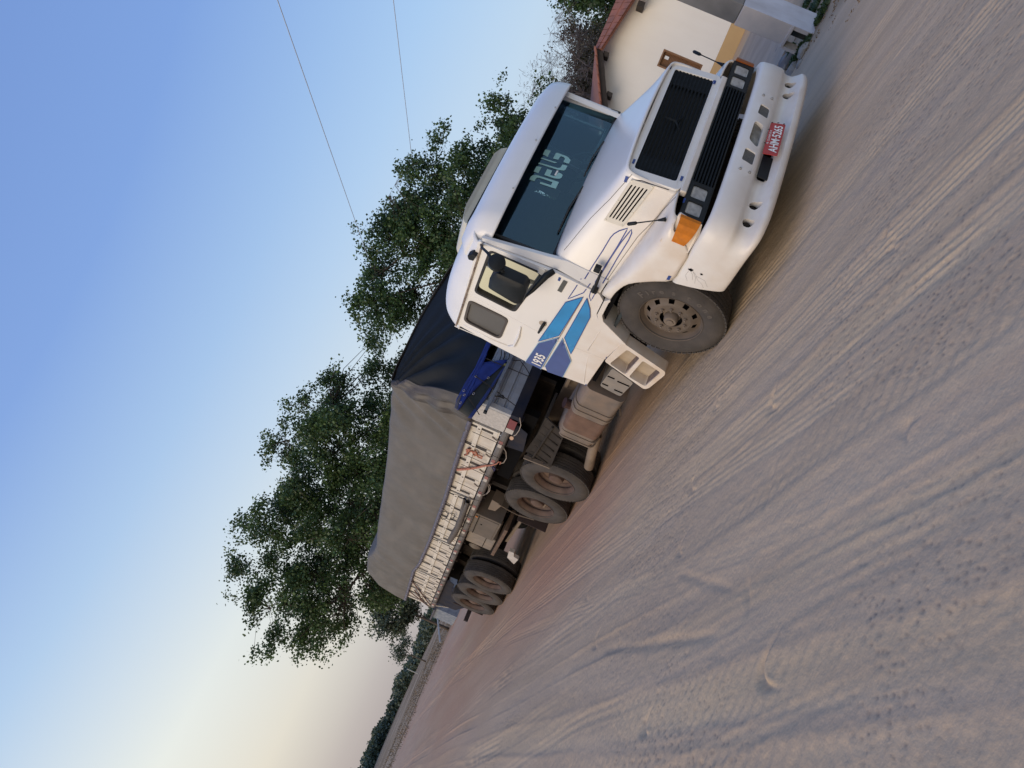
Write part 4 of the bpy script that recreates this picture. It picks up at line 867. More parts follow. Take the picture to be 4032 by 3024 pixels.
# fuel tank
tkp = rounded([(-1.19,.46),(-1.13,.42),(-.78,.42),(-.62,.48),(-.62,.86),(-.70,.92),(-1.10,.92),(-1.19,.86)], .06, 3)
tank = MB().prism(tkp, lambda x, z: (x, 3.08, z), lambda x, z: (x, 4.36, z+.03)).build('fuel_tank', tankmat, T, bevel=.02)
def grow(p_, d): cx, cz = -.90, .67; return [(cx+(x-cx)*(1+d), cz+(z-cz)*(1+d)) for x, z in p_]
for y in (3.48, 3.60, 4.20, 4.33): MB().prism(grow(tkp, .045), lambda x, z: (x, y, z+.01), lambda x, z: (x, y+.03, z+.012), [grow(tkp, -.02)]).build('tank_strap', dustmetal, tank, bevel=.004)
MB().prism(grow(tkp, .012), lambda x, z: (x, 3.72, z+.012), lambda x, z: (x, 4.14, z+.02)).build('tank_patch', tankred, tank, bevel=.01)
MB().tube([(-1.06,3.78,.93),(-1.08,3.76,1.01)], [.06,.065], 14).build('filler_cap', mat('cap_brown', (.06,.03,.025), .5, var=.4, vscale=30), tank)
MB().tube([(-.9,3.62,.42),(-.9,3.70,.36),(-.95,3.74,.33)], .006, 5).build('loose_strap_end', dustmetal, tank)
# battery box / air tank ahead of fuel tank
bb = MB().prism(rounded([(2.56,.74),(2.98,.76),(3.02,.50),(2.66,.46)], .04), lambda y, z: (-1.16, y, z), lambda y, z: (-.70, y, z+.02)).build('battery_box', mat('battery_grey', (.22,.21,.20), .6, var=.2, dust=.6, dust_col=(.34,.28,.22)), T, bevel=.02)
for y, z0, z1 in ((2.74,.48,.62),(2.92,.50,.60),(2.72,.66,.74),(2.90,.68,.75)): MB().box((-1.168,y,z0),(-1.15,y+.015,z1)).build('slot', dark, bb)
# exhaust pipe stub behind tank, mudguard over first drive wheel
ex = MB().tube([(-.98,4.36,.44),(-1.02,4.75,.38),(-1.06,5.12,.31)], [.065,.065,.065], 18, caps=False).build('exhaust_pipe', mat('pipe_dusty', (.24,.18,.13), .75, var=.3), T, smooth=True, solid=.006)
MB().cyl((-1.055,5.06,.322),(-1.056,5.07,.32),.06,16).build('pipe_inside', dark, ex)
mg_ = MB()
gp = [(4.34,.80),(4.40,.98),(4.55,1.12),(4.75,1.17),(5.1,1.20),(5.42,1.18)]
sec = [[(-1.22,y,z-.015),(-1.20,y,z),(-.72,y,z+.005)] for y, z in gp]
V_, F_ = loft([[(-1.20,4.30,.83),(-1.19,4.30,.845),(-.75,4.30,.85)],[(-1.20,4.33,1.05),(-1.19,4.33,1.07),(-.75,4.34,1.08)],[(-1.205,4.6,1.15),(-1.19,4.6,1.165),(-.75,4.6,1.17)],[(-1.205,5.1,1.18),(-1.19,5.1,1.195),(-.75,5.1,1.2)],[(-1.205,5.36,1.15),(-1.19,5.36,1.165),(-.75,5.36,1.17)]], 3, 1)
mgd = mat('mudguard_plastic', (.030,.027,.025), .9, spec=.15, var=.4, vscale=6, dust=.4, dust_col=(.085,.068,.055))
mudg = MB().prism(rounded([(4.24,1.10),(5.38,1.17),(5.34,.77),(4.32,.83)], .02), lambda y, z: (-1.10-.10*(1.17-z)/.4, y, z), lambda y, z: (-1.08-.10*(1.17-z)/.4, y, z)).build('mudguard', mgd, T, bevel=.004)
MB().box((-1.10,4.26,1.10),(-.70,5.40,1.13)).build('mudguard_top', mgd, mudg)
for i in range(5): y = 4.45+i*.2; MB().tube([(-1.112,y,1.10),(-1.195,y+.01,.84)], .014, 6).build('mudguard_rib', mgd, mudg)
MB().tube([(-1.16,4.30,1.00),(-1.17,5.38,1.05)], .017, 8).build('mudguard_stay', mgd, mudg)
MB().bar((-1.19,5.36,1.16),(-1.19,5.33,.78),.03,.05,(1,0,0)).build('mudguard_edge', dustmetal, mudg)
# fifth wheel and hoses
MB().box((-.45,5.3,1.12),(.45,6.6,1.20)).build('fifth_wheel', chassis, T, bevel=.02)
for i, (x, c_) in enumerate(((-.35, (.02,.02,.02)), (-.1, (.03,.03,.03)), (.15, (.25,.22,.2)))): MB().tube([(x,3.02,1.25),(x-.05,3.4,1.0+.05*i),(x,3.9,1.1),(x,4.25,1.35)], .014, 6).build('air_hose', mat('hose', c_, .6), T, smooth=True)
MB().box((-.55,3.15,1.02),(.55,4.3,1.06)).build('deck_plate', dustmetal, T)
# ---- wheels
def tyre_prof(w, R=.513, r=.295):     # x from outer face (negative = outward) to inner
    P_ = [(0.012, r-.004), (0.0, r+.01), (-.012, r+.05), (-.020, r+.10), (-.016, r+.15), (-.004, R-.045), (.004, R-.028), (.012, R-.022), (.022, R-.005), (.035, R)]
    g = []; n = 5
    for i in range(n):
        x = .045+(w-.10)*i/(n-1)+.0; g += [(x, R+.001), (x+.012, R+.001), (x+.013, R-.012), (x+.022, R-.012), (x+.023, R+.001)]
    g = [q for q in g if q[0] < w-.045]
    tail = [(w-.035, R), (w-.02, R-.006), (w-.004, R-.05), (w+.012, r+.12), (w+.006, r+.04), (w-.01, r)]
    return P_+g+tail
def wheel(center, w, style, parent, letters=False):
    wh_c = center; mb = MB()
    if style == 'steer':
        # disc with round holes
        mb.lathe_x([(.0,.297),(-.006,.303),(.004,.305),(.01,.294),(.02,.288),(.05,.275),(.06,.268)], center, 48)
        rim = mb.build('wheel', rimmat, parent, smooth=True, auto=45)
        d = MB(); nh = 10; holes = []
        for i in range(nh):
            a = 2*math.pi*(i+.3)/nh; cy, cz = .222*math.cos(a), .222*math.sin(a)
            holes.append([(cy+.030*math.cos(t_)*(1), cz+.030*math.sin(t_)) for t_ in np.linspace(0, 2*math.pi, 11)[:-1]])
        circ_ = [(.268*math.cos(t_), .268*math.sin(t_)) for t_ in np.linspace(0, 2*math.pi, 49)[:-1]]
        inner = [(.108*math.cos(t_), .108*math.sin(t_)) for t_ in np.linspace(0, 2*math.pi, 33)[:-1]]
        def dx(y, z):
            r = math.hypot(y, z); return .062-.045*max(0, min(1, (.262-r)/.06))**.8 if r > .19 else .012
        # the dish: flat nut face, sloping ring with holes
        d.prism([(q[0]*.70, q[1]*.70) for q in circ_], lambda y, z: (center[0]+.010, center[1]+y, center[2]+z), lambda y, z: (center[0]+.022, center[1]+y, center[2]+z), [inner])
        d.build('nut_face', rimmat, rim, bevel=.003)
        e = MB(); n0 = 80; ra, rb = .1876, .268
        rings = [(ra, .010), (.208, .017), (.226, .031), (.243, .044), (rb, .058)]
        hv = {}
        for j, (r, x) in enumerate(rings):
            for i in range(n0): a = 2*math.pi*i/n0; e.v.append((center[0]+x, center[1]+r*math.cos(a), center[2]+r*math.sin(a)))
        for j in range(len(rings)-1):
            for i in range(n0):
                if 1 <= j <= 2 and (i % 8) in ((2, 3, 4) if j == 1 else (2, 3, 4)): continue
                e.f.append((j*n0+i, j*n0+(i+1) % n0, (j+1)*n0+(i+1) % n0, (j+1)*n0+i))
        e.build('vented_ring', rimmat, rim, smooth=True)
        MB().lathe_x([(.07,.27),(.072,.05),(.072,.001)], center, 24).build('brake_drum', dark, rim)
        h_ = MB(); h_.lathe_x([(.06,.085),(.045,.07),(-.022,.062),(-.030,.055),(-.030,.034),(-.040,.032),(-.042,.001)], center, 28); h_.build('hub', dustmetal, rim, smooth=True, auto=35)
        rn, nn = .142, 10; xn = .010; ln = .034
    else:
        mb.lathe_x([(.0,.297),(-.006,.303),(.004,.305),(.012,.292),(.03,.286),(.05,.262),(.085,.255),(.10,.268),(.12,.255),(.13,.235),(.155,.225),(.175,.150),(.178,.14)], center, 48)
        rim = mb.build('wheel', rimrust, parent, smooth=True, auto=45)
        MB().lathe_x([(.178,.14),(.17,.12),(.10,.115),(.06,.10),(.045,.07),(.045,.001)], center, 24).build('hub', rimrust, rim, smooth=True, auto=35)
        rn, nn, xn, ln = .145, 8, .176, .03
    nut0 = None
    for i in range(nn):
        a = 2*math.pi*(i+.5)/nn; q = (center[0]+xn, center[1]+rn*math.cos(a), center[2]+rn*math.sin(a))
        nut0 = MB().tube([q, (q[0]-ln*.55, q[1], q[2]), (q[0]-ln*.6, q[1], q[2]), (q[0]-ln, q[1], q[2])], [.017,.016,.010,.009], 6).build('wheel_nut', dustmetal if style == 'steer' else rimrust, rim)
    ty = MB().lathe_x(tyre_prof(w), center, 72).build('tyre', rubber, rim, smooth=True, auto=30)
    for xx in (.018, w-.035):     # shoulder blocks
        sh = MB()
        for i in range(60):
            a = 2*math.pi*i/60; c_ = Vector((center[0]+xx, center[1]+.511*math.cos(a), center[2]+.511*math.sin(a))); tt = Vector((0, -math.sin(a), math.cos(a))); rr = Vector((0, math.cos(a), math.sin(a)))
            sh.hexa([tuple(c_+Vector((dx_, 0, 0))+tt*dt+rr*dr) for dr in (-.01, .004) for dx_, dt in ((-.008,-.021),(.02,-.021),(.02,.021),(-.008,.021))])
        tag(sh.build('tread_blocks', rubber, rim), kind='stuff')
    if letters:
        for ch, ang in zip('Firestone', (62, 52, 43, 32, 16, -4, -21, -33, -45)):
            a = math.radians(ang); r = .402; vs, fs = text_mesh(ch, .10 if ch == 'F' else .085, .003)
            up = Vector((0, -math.cos(a), math.sin(a))); xd_ = Vector((0, -math.sin(a), -math.cos(a)))
            c_ = Vector((center[0]-.0215, center[1]-r*math.cos(a), center[2]+r*math.sin(a)))
            obj('tyre_letter', [tuple(c_+xd_*v[0]+up*v[1]) for v in vs], fs, rubber_d, rim)
    return rim
def copy_part(o, delta, parent, flip=False):
    w = WL[o]; nw = Vector((-w.x if flip else w.x, w.y, w.z))+Vector(delta); c_ = dup(o, o.name, nw, parent)
    if flip: c_.scale = (-1, 1, 1)
    for ch in list(o.children):
        d = bpy.data.objects.new(ch.name, ch.data); COL.objects.link(d); d.parent = c_; d.location = ch.location
        for m_ in ch.modifiers:
            n_ = d.modifiers.new(m_.name, m_.type); 
            for a in ('thickness', 'offset', 'width', 'segments', 'limit_method', 'angle_limit'):
                if hasattr(m_, a): setattr(n_, a, getattr(m_, a))
        WL[d] = WL[ch]+(nw-w)
    return c_
wh0 = wheel((-1.18,1.40,.508), .29, 'steer', T, letters=True); copy_part(wh0, (0,0,0), T, flip=True)
wd = wheel((-1.20,5.76,.612), .26, 'dual', T)
wpos = [(-1.13,7.00,.645)]
w2 = copy_part(wd, (.07,1.24,.033), T); w2i = copy_part(wd, (.335,0,0), T); copy_part(wd, (.405,1.24,.033), T)
copy_part(wd, (0,0,0), T, flip=True); copy_part(wd, (-.07,1.24,.033), T, flip=True)
for y, z in ((5.76,.61),(7.0,.645)): MB().cyl((-.9,y,z),(.9,y,z),.09,12).build('rear_axle', chassis, T)
MB().box((-1.17,7.70,.30),(-.60,7.715,.80)).build('mudflap', mat('flap_rubber', (.07,.045,.038), .85, var=.3), T)
MB().tube([(-1.2,7.3,1.18),(-1.15,7.5,.98),(-1.1,7.65,.8),(-1.08,7.62,.55)], .01, 6).build('brake_pipe', dustmetal, T)
# ------------------------------------------------------------------ semi-trailer
def onx(px, py, x0):
    o, d = ray(px, py); t_ = (x0-o.x)/d.x; return o+d*t_
def ony(px, py, y0):
    o, d = ray(px, py); t_ = (y0-o.y)/d.y; return o+d*t_
alu = mat('dusty_white_board', (.64, .60, .54), .5, var=.14, vscale=4, dust=.35, dust_col=(.42,.34,.26), streak=((.30,.24,.18), (6,6,1.2), .25))
alu2 = mat('pale_bar', (.70, .66, .59), .45, var=.12, vscale=9, dust=.2)
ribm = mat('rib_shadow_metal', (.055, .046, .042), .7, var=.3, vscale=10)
railm = mat('grey_rail', (.125, .122, .125), .6, var=.35, vscale=6, dust=.35, dust_col=(.30,.25,.21))
corr = mat('corrugated_aluminium', (.40, .42, .46), .42, metal=.25, var=.2, vscale=5, streak=((.25,.22,.20), (9,9,2), .4))
stucco = mat('scuffed_plate', (.50, .48, .46), .7, var=.25, vscale=30, bump=.4, bscale=60)
navy = mat('navy_beam', (.010, .015, .032), .75, spec=.2, var=.3, vscale=5, dust=.08)
redm = mat('red_reflector', (.17, .035, .04), .5); redp = mat('faded_red_reflector', (.28, .12, .11), .5); whm = mat('white_reflector', (.46, .43, .39), .5)
boxm = mat('toolbox_grey', (.13, .115, .10), .8, spec=.2, var=.2, vscale=4, dust=.5, dust_col=(.19,.15,.12))
plank = mat('brown_plank', (.15, .095, .065), .8, var=.4, vscale=12)
tr = thing('semi_trailer', (0, 12.2, G(0, 12.2)), 'long low-sided trailer with pale dusty side boards, coupled behind the white tractor', 'trailer')
RX = -1.25
# headboard
hb_ = MB()
prof = []; z = 1.54
while z < 2.05:
    prof += [(4.30, z), (4.30, z+.088), (4.325, z+.10), (4.325, z+.118)]; z += .13
V = [(x, y, z) for y, z in prof for x in (-1.19, 1.19)]; F = [(2*i, 2*i+1, 2*i+3, 2*i+2) for i in range(len(prof)-1)]
head = obj('headboard', V, F, corr, tr, solid=.02)
for sx_ in (-1, 1): MB().box((sx_*1.25 if sx_ < 0 else 1.18, 4.285, 1.54), (-1.18 if sx_ < 0 else 1.25, 4.34, 2.12)).build('headboard_post', mat('post_grey', (.40,.41,.43), .5, var=.2), head, bevel=.004)
MB().box((-1.255,4.34,1.545),(-1.235,4.80,2.06)).build('corner_plate', stucco, tr, bevel=.004); MB().box((1.235,4.34,1.545),(1.255,4.80,2.6)).build('corner_plate', stucco, tr, bevel=.004)
MB().box((-1.25,4.27,1.40),(1.25,4.36,1.54)).build('front_beam', navy, tr, bevel=.006)
MB().box((-1.262,4.36,1.43),(-1.245,4.62,1.535)).build('reflector', redm, tr); MB().box((-1.262,4.625,1.43),(-1.245,4.75,1.535)).build('reflector', whm, tr)
MB().prism([(1.54,-1.235),(1.50,-1.262),(1.50,-1.262),(1.40,-1.262),(1.37,-1.22),(1.37,-1.15),(1.54,-1.15)][::1], lambda z, x: (x, 4.36, z), lambda z, x: (x, 4.37, z)).build('beam_end', navy, tr)
# rails
for sx_ in (-1, 1):
    MB().prism([(1.565,1.25),(1.545,1.262),(1.50,1.262),(1.47,1.245),(1.455,1.20),(1.455,1.14),(1.565,1.14)], lambda z, x: (sx_*x, 4.76, z), lambda z, x: (sx_*x, 15.05, z)).build('side_rail', railm, tr, bevel=.004)
MB().box((-1.2,4.4,1.50),(1.2,15.0,1.56)).build('deck', chassis, tr)
y = 5.05; i = 0
while y < 14.8:
    r_ = MB().box((-1.267,y,1.497),(-1.259,y+.10,1.55)).build('reflector', redp, tr); MB().box((-1.267,y+.10,1.497),(-1.259,y+.20,1.55)).build('reflector', whm, tr); y += .64
# side gates: each board with its ribs, strap bar, hinges
gates = [(4.86,7.38),(7.46,9.92),(10.0,12.44),(12.52,14.98)]
for sx_ in (-1, 1):
    for gi, (y0, y1) in enumerate(gates):
        g_ = MB().box((sx_*1.24 if sx_ > 0 else -1.24, y0, 1.58), (1.215*sx_, y1, 2.26)).build('side_board', alu, tr, bevel=.003)
        if sx_ > 0: continue
        MB().box((-1.264,y0+.02,1.828),(-1.254,y1-.04,1.892)).build('strap_bar', alu2, g_, bevel=.003)
        MB().box((-1.252,y0,1.58),(-1.239,y1,1.605)).build('lower_lip', alu2, g_, bevel=.003); MB().box((-1.26,y0,1.60),(-1.239,y0+.05,2.25)).build('end_channel', alu2, g_, bevel=.003); MB().box((-1.26,y1-.05,1.60),(-1.239,y1,2.25)).build('end_channel', alu2, g_, bevel=.003)
        nr = 5 if gi < 3 else 6
        for k_ in range(nr):
            yr = y0+.10+(y1-y0-.20)*k_/(nr-1)
            MB().box((-1.2435,yr-.055,1.665),(-1.2385,yr+.035,2.24)).build('rib_shade_strip', ribm, g_)  # flat dark strip paints the shade of a slot between ribs
            MB().box((-1.253,yr+.035,1.66),(-1.239,yr+.055,2.24)).build('rib', alu2, g_, bevel=.002); MB().box((-1.250,yr-.068,1.66),(-1.239,yr-.055,2.24)).build('rib', alu2, g_, bevel=.002)
            MB().box((-1.268,yr+.0,1.845),(-1.26,yr+.02,1.873)).build('rivet', ribm, g_)
            MB().box((-1.258,yr-.045,1.60),(-1.239,yr+.055,1.66)).build('rib_foot', alu2, g_, bevel=.003)
            MB().tube([(-1.262,yr+.07,1.66),(-1.275,yr+.085,1.60),(-1.272,yr+.09,1.56)], [.012,.010,.014], 6).build('latch', mat('latch_metal', (.16,.13,.11), .6) if (gi == 0 and k_ == 0) else bpy.data.materials['latch_metal'], g_)
MB().box((-1.2,15.0,1.56),(1.2,15.03,2.2)).build('tail_board', alu, tr, bevel=.004)
for sx_ in (-1, 1):
    MB().box((sx_*1.2-.04,15.03,1.50),(sx_*1.2+.04,15.07,2.25)).build('tail_post', alu2, tr)
# spare struts and brown diagonal straps near the tail
brown = mat('rusty_strap', (.13,.065,.045), .8, var=.4, vscale=15)
for a, b_ in (((13.35,2.20),(14.85,1.57)), ((14.35,2.20),(15.02,1.60)), ((14.1,2.05),(14.85,1.75))): MB().bar((-1.275,a[0],a[1]),(-1.275,b_[0],b_[1]),.035,.012,(1,0,0)).build('tail_strap', brown, tr)
# chassis beams, cross members
for sx_ in (-1, 1):
    MB().prism([(4.5,1.16),(5.6,1.10),(7.0,1.12),(8.4,.98),(14.8,.98),(14.8,1.50),(4.5,1.50)], lambda y, z: (sx_*.46, y, z), lambda y, z: (sx_*.40, y, z)).build('chassis_beam', chassis, tr)
for yy in np.arange(5.0, 15, .62): MB().box((-1.12,yy,1.41),(1.12,yy+.06,1.50)).build('cross_member', chassis, tr)
MB().box((-1.05,4.45,1.20),(-.95,6.6,1.40)).build('side_apron', dark, tr); MB().prism([(4.62,1.44),(5.35,1.44),(5.30,1.20),(4.75,1.25)], lambda y, z: (-1.16,y,z), lambda y, z: (-1.15,y,z)).build('rubber_apron', navy, tr)
# toolbox and second locker
tb = MB().box((-1.20,8.08,.99),(-.70,9.03,1.46)).build('toolbox', boxm, tr, bevel=.01)
MB().box((-1.212,8.13,1.03),(-1.20,8.98,1.36)).build('toolbox_door', boxm, tb, bevel=.005); MB().box((-1.215,8.10,1.375),(-1.20,9.0,1.385)).build('toolbox_seam', dark, tb)
MB().cyl((-1.212,8.16,1.42),(-1.225,8.16,1.42),.022,10).build('amber_marker', amber, tb); MB().box((-1.218,8.42,1.28),(-1.21,8.45,1.31)).build('lock', dark, tb)
lk = MB().box((-1.14,9.15,.93),(-.72,9.75,1.44)).build('rear_locker', mat('locker_grey', (.19,.17,.15), .7, var=.25, vscale=6, dust=.5), tr, bevel=.02); MB().box((-1.148,9.18,1.1),(-1.139,9.72,1.11)).build('locker_seam', dark, lk)
MB().box((-1.19,8.3,.84),(-.8,9.80,.90)).build('plank_shelf', plank, tr, bevel=.004); MB().bar((-.95,7.9,.70),(-.95,9.4,.74),.06,.05).build('hanging_pole', dustmetal, tr)
MB().prism([(7.5,1.30),(7.95,1.30),(7.90,1.18),(7.55,1.12)], lambda y, z: (-1.1,y,z), lambda y, z: (-.9,y,z)).build('bracket_plate', dustmetal, tr)
for y, z, r in ((9.95,1.20,.13),(10.45,1.22,.12)): MB().tube([(-.98,y,z),(-.95,y,z),(-.35,y,z),(-.3,y,z)], [.05,r,r,.05], 18).build('air_tank', mat('tank_dark', (.07,.06,.055), .5, var=.3, dust=.4), tr, smooth=True, auto=50)
lg = MB().box((-.98,7.05,.62),(-.84,7.19,1.45)).build('landing_leg', chassis, tr); MB().box((-1.0,6.98,.50),(-.82,7.26,.53)).build('leg_foot', dustmetal, lg)
wm = mat('white_metal_foot', (.55,.52,.50), .6, var=.2); MB().prism([(9.95,.60),(10.35,.56),(10.55,.38),(10.2,.36),(10.15,.46),(9.95,.50)], lambda y, z: (-.93,y,z), lambda y, z: (-.86,y,z)).build('white_bracket', wm, tr)
for yy in (11.75, 12.85): MB().prism([(yy-.2,1.4),(yy+.2,1.4),(yy+.08,.95),(yy-.08,.95)], lambda y, z: (-.62,y,z), lambda y, z: (-.50,y,z)).build('spring_hanger', chassis, tr)
tw_ = [(-1.285,11.22,.695),(-1.265,12.30,.700),(-1.235,13.40,.712)]
for i, c_ in enumerate(tw_):
    q = Vector(c_)-Vector((-1.20,5.76,.612)); a_ = copy_part(wd, q, tr); copy_part(wd, q+Vector((.335,0,0)), tr); copy_part(wd, (-q.x, q.y, q.z), tr, flip=True)
    MB().cyl((-.9,c_[1],c_[2]),(.9,c_[1],c_[2]),.075,12).build('axle', chassis, tr)
MB().prism([(12.7,1.45),(15.0,1.45),(14.9,.98),(14.3,.80),(14.02,.62),(13.92,1.12),(13.4,1.26),(12.9,1.26)], lambda y, z: (-1.13,y,z), lambda y, z: (-1.12,y,z)).build('underside_shade', navy, tr)  # dark sheet stands in for the shaded underside at the tail
MB().box((-.39,4.7,1.0),(.39,14.7,1.42)).build('underside_blocker', dark, tr)  # dark box added to block the view through and blacken the underside
MB().box((-1.15,14.25,.36),(-.55,14.27,1.1)).build('rear_mudflap', bpy.data.materials['flap_rubber'], tr)
br_ = mat('underrun_bar', (.05,.035,.035), .7, var=.3)
MB().box((-1.25,14.95,.60),(1.25,15.03,.70)).build('underrun_bar', br_, tr); MB().box((-.85,14.9,.6),(-.78,15.0,1.47)).build('underrun_bracket', br_, tr); MB().box((.78,14.9,.6),(.85,15.0,1.47)).build('underrun_bracket', br_, tr)
MB().bar((-1.2,14.96,1.46),(-1.05,14.99,.95),.02,.02).build('tail_rod', alu2, tr)
for pts in ([(450,1050),(430,1090),(400,1200)],): pass
# cable loops and the round lamp by the front corner (picked on the plane of the rail)
cr = lambda x, y: (1700+x/3.317, 1650+y/3.317)
cabm = mat('pale_cable', (.36,.31,.26), .6)
def cable(name, pts, r, m_, par, x0=-1.275): MB().tube([onx(*cr(*q), x0) for q in pts], r, 5, caps=False).build(name, m_, par, smooth=True)
cable('cable', [(1150,-20),(1165,80),(1140,150),(1100,205),(1070,220)], .006, cabm, tr); cable('cable', [(940,380),(970,430),(975,510),(940,570),(900,580)], .006, cabm, tr)
cable('cable', [(745,850),(765,880),(755,940),(720,975),(670,995)], .006, cabm, tr, -1.24); cable('cable', [(735,860),(748,910),(730,960),(690,985)], .005, cabm, tr, -1.22)
cable('blue_cord', [(800,610),(790,640),(815,680),(830,650),(800,615)], .008, mat('blue_cord', (.02,.02,.10), .6), tr)
lp_ = onx(*cr(1045, 245), -1.275); MB().tube([lp_+Vector((.02,.01,0)), lp_, lp_-Vector((.012,.01,0))], [.02,.03,.027], 14).build('marker_lamp', mat('peach_lamp', (.52,.33,.22), .4), tr, smooth=True, auto=50)
# dark bundle strapped along the second gate, hooks
bund = mat('grey_bundle', (.12,.105,.095), .8, var=.4, vscale=20)
cable('rolled_bundle', [(470,1080),(440,1160),(400,1250),(365,1350),(330,1430),(290,1500),(230,1600)], [.035,.045,.05,.06,.055,.06,.05], bund, tr, -1.31)
cable('rolled_bundle', [(425,1040),(410,1130),(385,1220),(360,1300)], [.02,.03,.03,.02], bund, tr, -1.30)
for pts in ([(130,1215),(180,1205),(215,1235),(190,1300),(140,1310),(120,1290)], [(245,1225),(295,1240),(300,1260),(270,1320),(230,1310)]): cable('wire_hook', pts, .007, blackp, tr, -1.29)
# coral straps knotted on the first gate
coral = mat('coral_strap', (.50,.20,.13), .7, var=.35, vscale=30)
kn = thing('knotted_strap', onx(*cr(560,450), -1.28), 'coral cloth strap tied in a knot on the first pale side board', 'strap')
for pts, r in (([(430,470),(470,455),(455,400),(500,385),(470,430),(520,420),(560,440)], .016), ([(540,440),(570,425),(590,455),(560,475),(545,450)], .018), ([(580,460),(620,475),(660,490),(650,515),(610,500),(585,470)], .011)): cable('strap_loop', pts, r, coral, kn, -1.283)
st_ = thing('hanging_strap', onx(*cr(560,635), -1.28), 'coral strap pulled slantwise from the tarp hem to the grey rail', 'strap')
cable('strap_band', [(335,660),(440,655),(560,640),(700,610),(780,605),(850,585),(870,560),(905,560),(890,590)], [.022,.022,.018,.016,.013,.009,.008,.008,.008], coral, st_, -1.288)

# ------------------------------------------------------------------ tarpaulin
def tarpmat(name, c1, c2, rough=.62):
    m = mat(name, c1, rough, var=.3, vscale=1.2, color2=c2, bump=.35, bscale=9, dust=.3 if c1[0] > .05 else 0, dust_col=(.20,.17,.145), spec=.35, streak=((.32,.30,.28), (2.0,.9,3.5), .16) if c1[0] > .05 else None); return m
tside = tarpmat('grey_tarp', (.090,.087,.083), (.118,.113,.107)); tfront = tarpmat('shaded_navy_tarp', (.006,.009,.013), (.010,.014,.020), .75); tblue = mat('royal_blue_cloth', (.012,.035,.24), .6, var=.3, vscale=6); hemm = mat('lilac_hem', (.125,.12,.16), .6, var=.3, vscale=20)  # front sheet: navy cloth, with its sunless side painted in as near black
tdark = mat('green_black_cloth', (.018,.024,.024), .6, var=.4, vscale=6)
tp = thing('tarpaulin', (0, 10, 2.3), 'big grey and dark blue tarpaulin roped over the load of the trailer', 'tarpaulin')
hemz = lambda y: float(np.interp(y, [4.8,5.7,7.8,10.1,11.9,12.6,13.6,15.4], [1.985,2.0,1.99,2.025,2.09,2.17,2.17,2.18]))
topz = lambda y: float(np.interp(y, [4.9,5.6,7.4,9.3,11.2,12.5,13.0,13.6,14.6,15.2,15.4], [3.18,3.16,3.13,3.14,3.16,3.14,3.19,3.31,3.31,3.20,3.05]))
NY, NV = 210, 44; ysec = np.linspace(0, 1, NY+1); Vt = []
for j, t_ in enumerate(ysec):
    yb = 4.82+t_*(15.34-4.82); yt = 4.97+t_*(15.12-4.97)
    z0, z1 = hemz(yb), topz(yt)
    end = max(0, (t_-.965)/.035); fr = max(0, 1-t_/.02)
    ctrl = np.array([(-1.285,z0),(-1.287,z0+.25),(-1.265,z0+(z1-z0)*.45),(-1.225,z0+(z1-z0)*.75),(-1.175,z0+(z1-z0)*.94),(-1.10,z1+.005),(-.85,z1+.02),(-.45,z1+.04),(0,z1+.06)])
    ctrl[:, 0] *= np.linspace(1, 1-.03*end, 9); ctrl[4:, 1] -= .16*end*end
    P_ = catmull(ctrl, 4)
    full = np.vstack([P_, (P_[::-1]*[-1, 1])[1:]])
    for i, (x, z) in enumerate(full):
        v_ = min(1, max(0, (z-z0)/(z1-z0))); y = yb+(yt-yb)*v_
        # folds: long sags, diagonal creases by the front corner, fine puckers above the hem
        d1 = .016*(fbm(np.array(y*1.3), np.array(z*1.1+x*.4), 3, 5)-.45)
        dg_ = (y-4.9)-(3.18-z)*.85
        d2 = .042*math.exp(-((y-4.95)/.85)**2)*math.sin(17*dg_/(1+.5*abs(y-4.9)))*v_**.3*(1-.4*v_)
        d3 = .012*math.sin(y*19+2*math.sin(y*3.1))*math.exp(-(v_/.16)**2)
        d4 = .018*math.exp(-((y-13.3)/.8)**2)*math.sin(11*(y-13)+6*z)*v_
        d7 = .014*(1-abs(2*float(fbm(np.array(y*.8+z*1.7), np.array(z*.9-y*.5), 2, 51))-.9))**6*v_
        d5 = .014*math.sin(y*6.3+1.5*z+2.5*math.sin(y*.9))*math.sin(3.1*v_)
        d6 = -.02*max(0, math.sin(y*2.1))**8*v_*(1-v_)*3
        dn = d1*.9+d2+d3+d4+d5+d6+d7; sg = -1 if i < len(full)/2 else 1
        side_ = max(0, min(1, (abs(x)-.9)/.3)); Vt.append((x+sg*dn*side_, y, z+dn*(1-side_)))
nn_ = len(full); Ft = [(j*nn_+i, j*nn_+i+1, (j+1)*nn_+i+1, (j+1)*nn_+i) for j in range(NY) for i in range(nn_-1)]
# rear end drape
last = NY*nn_; Ft.append(tuple(last+i for i in range(nn_)))
obj('side_sheet', Vt, Ft, tside, tp, smooth=True, auto=70, solid=.004)
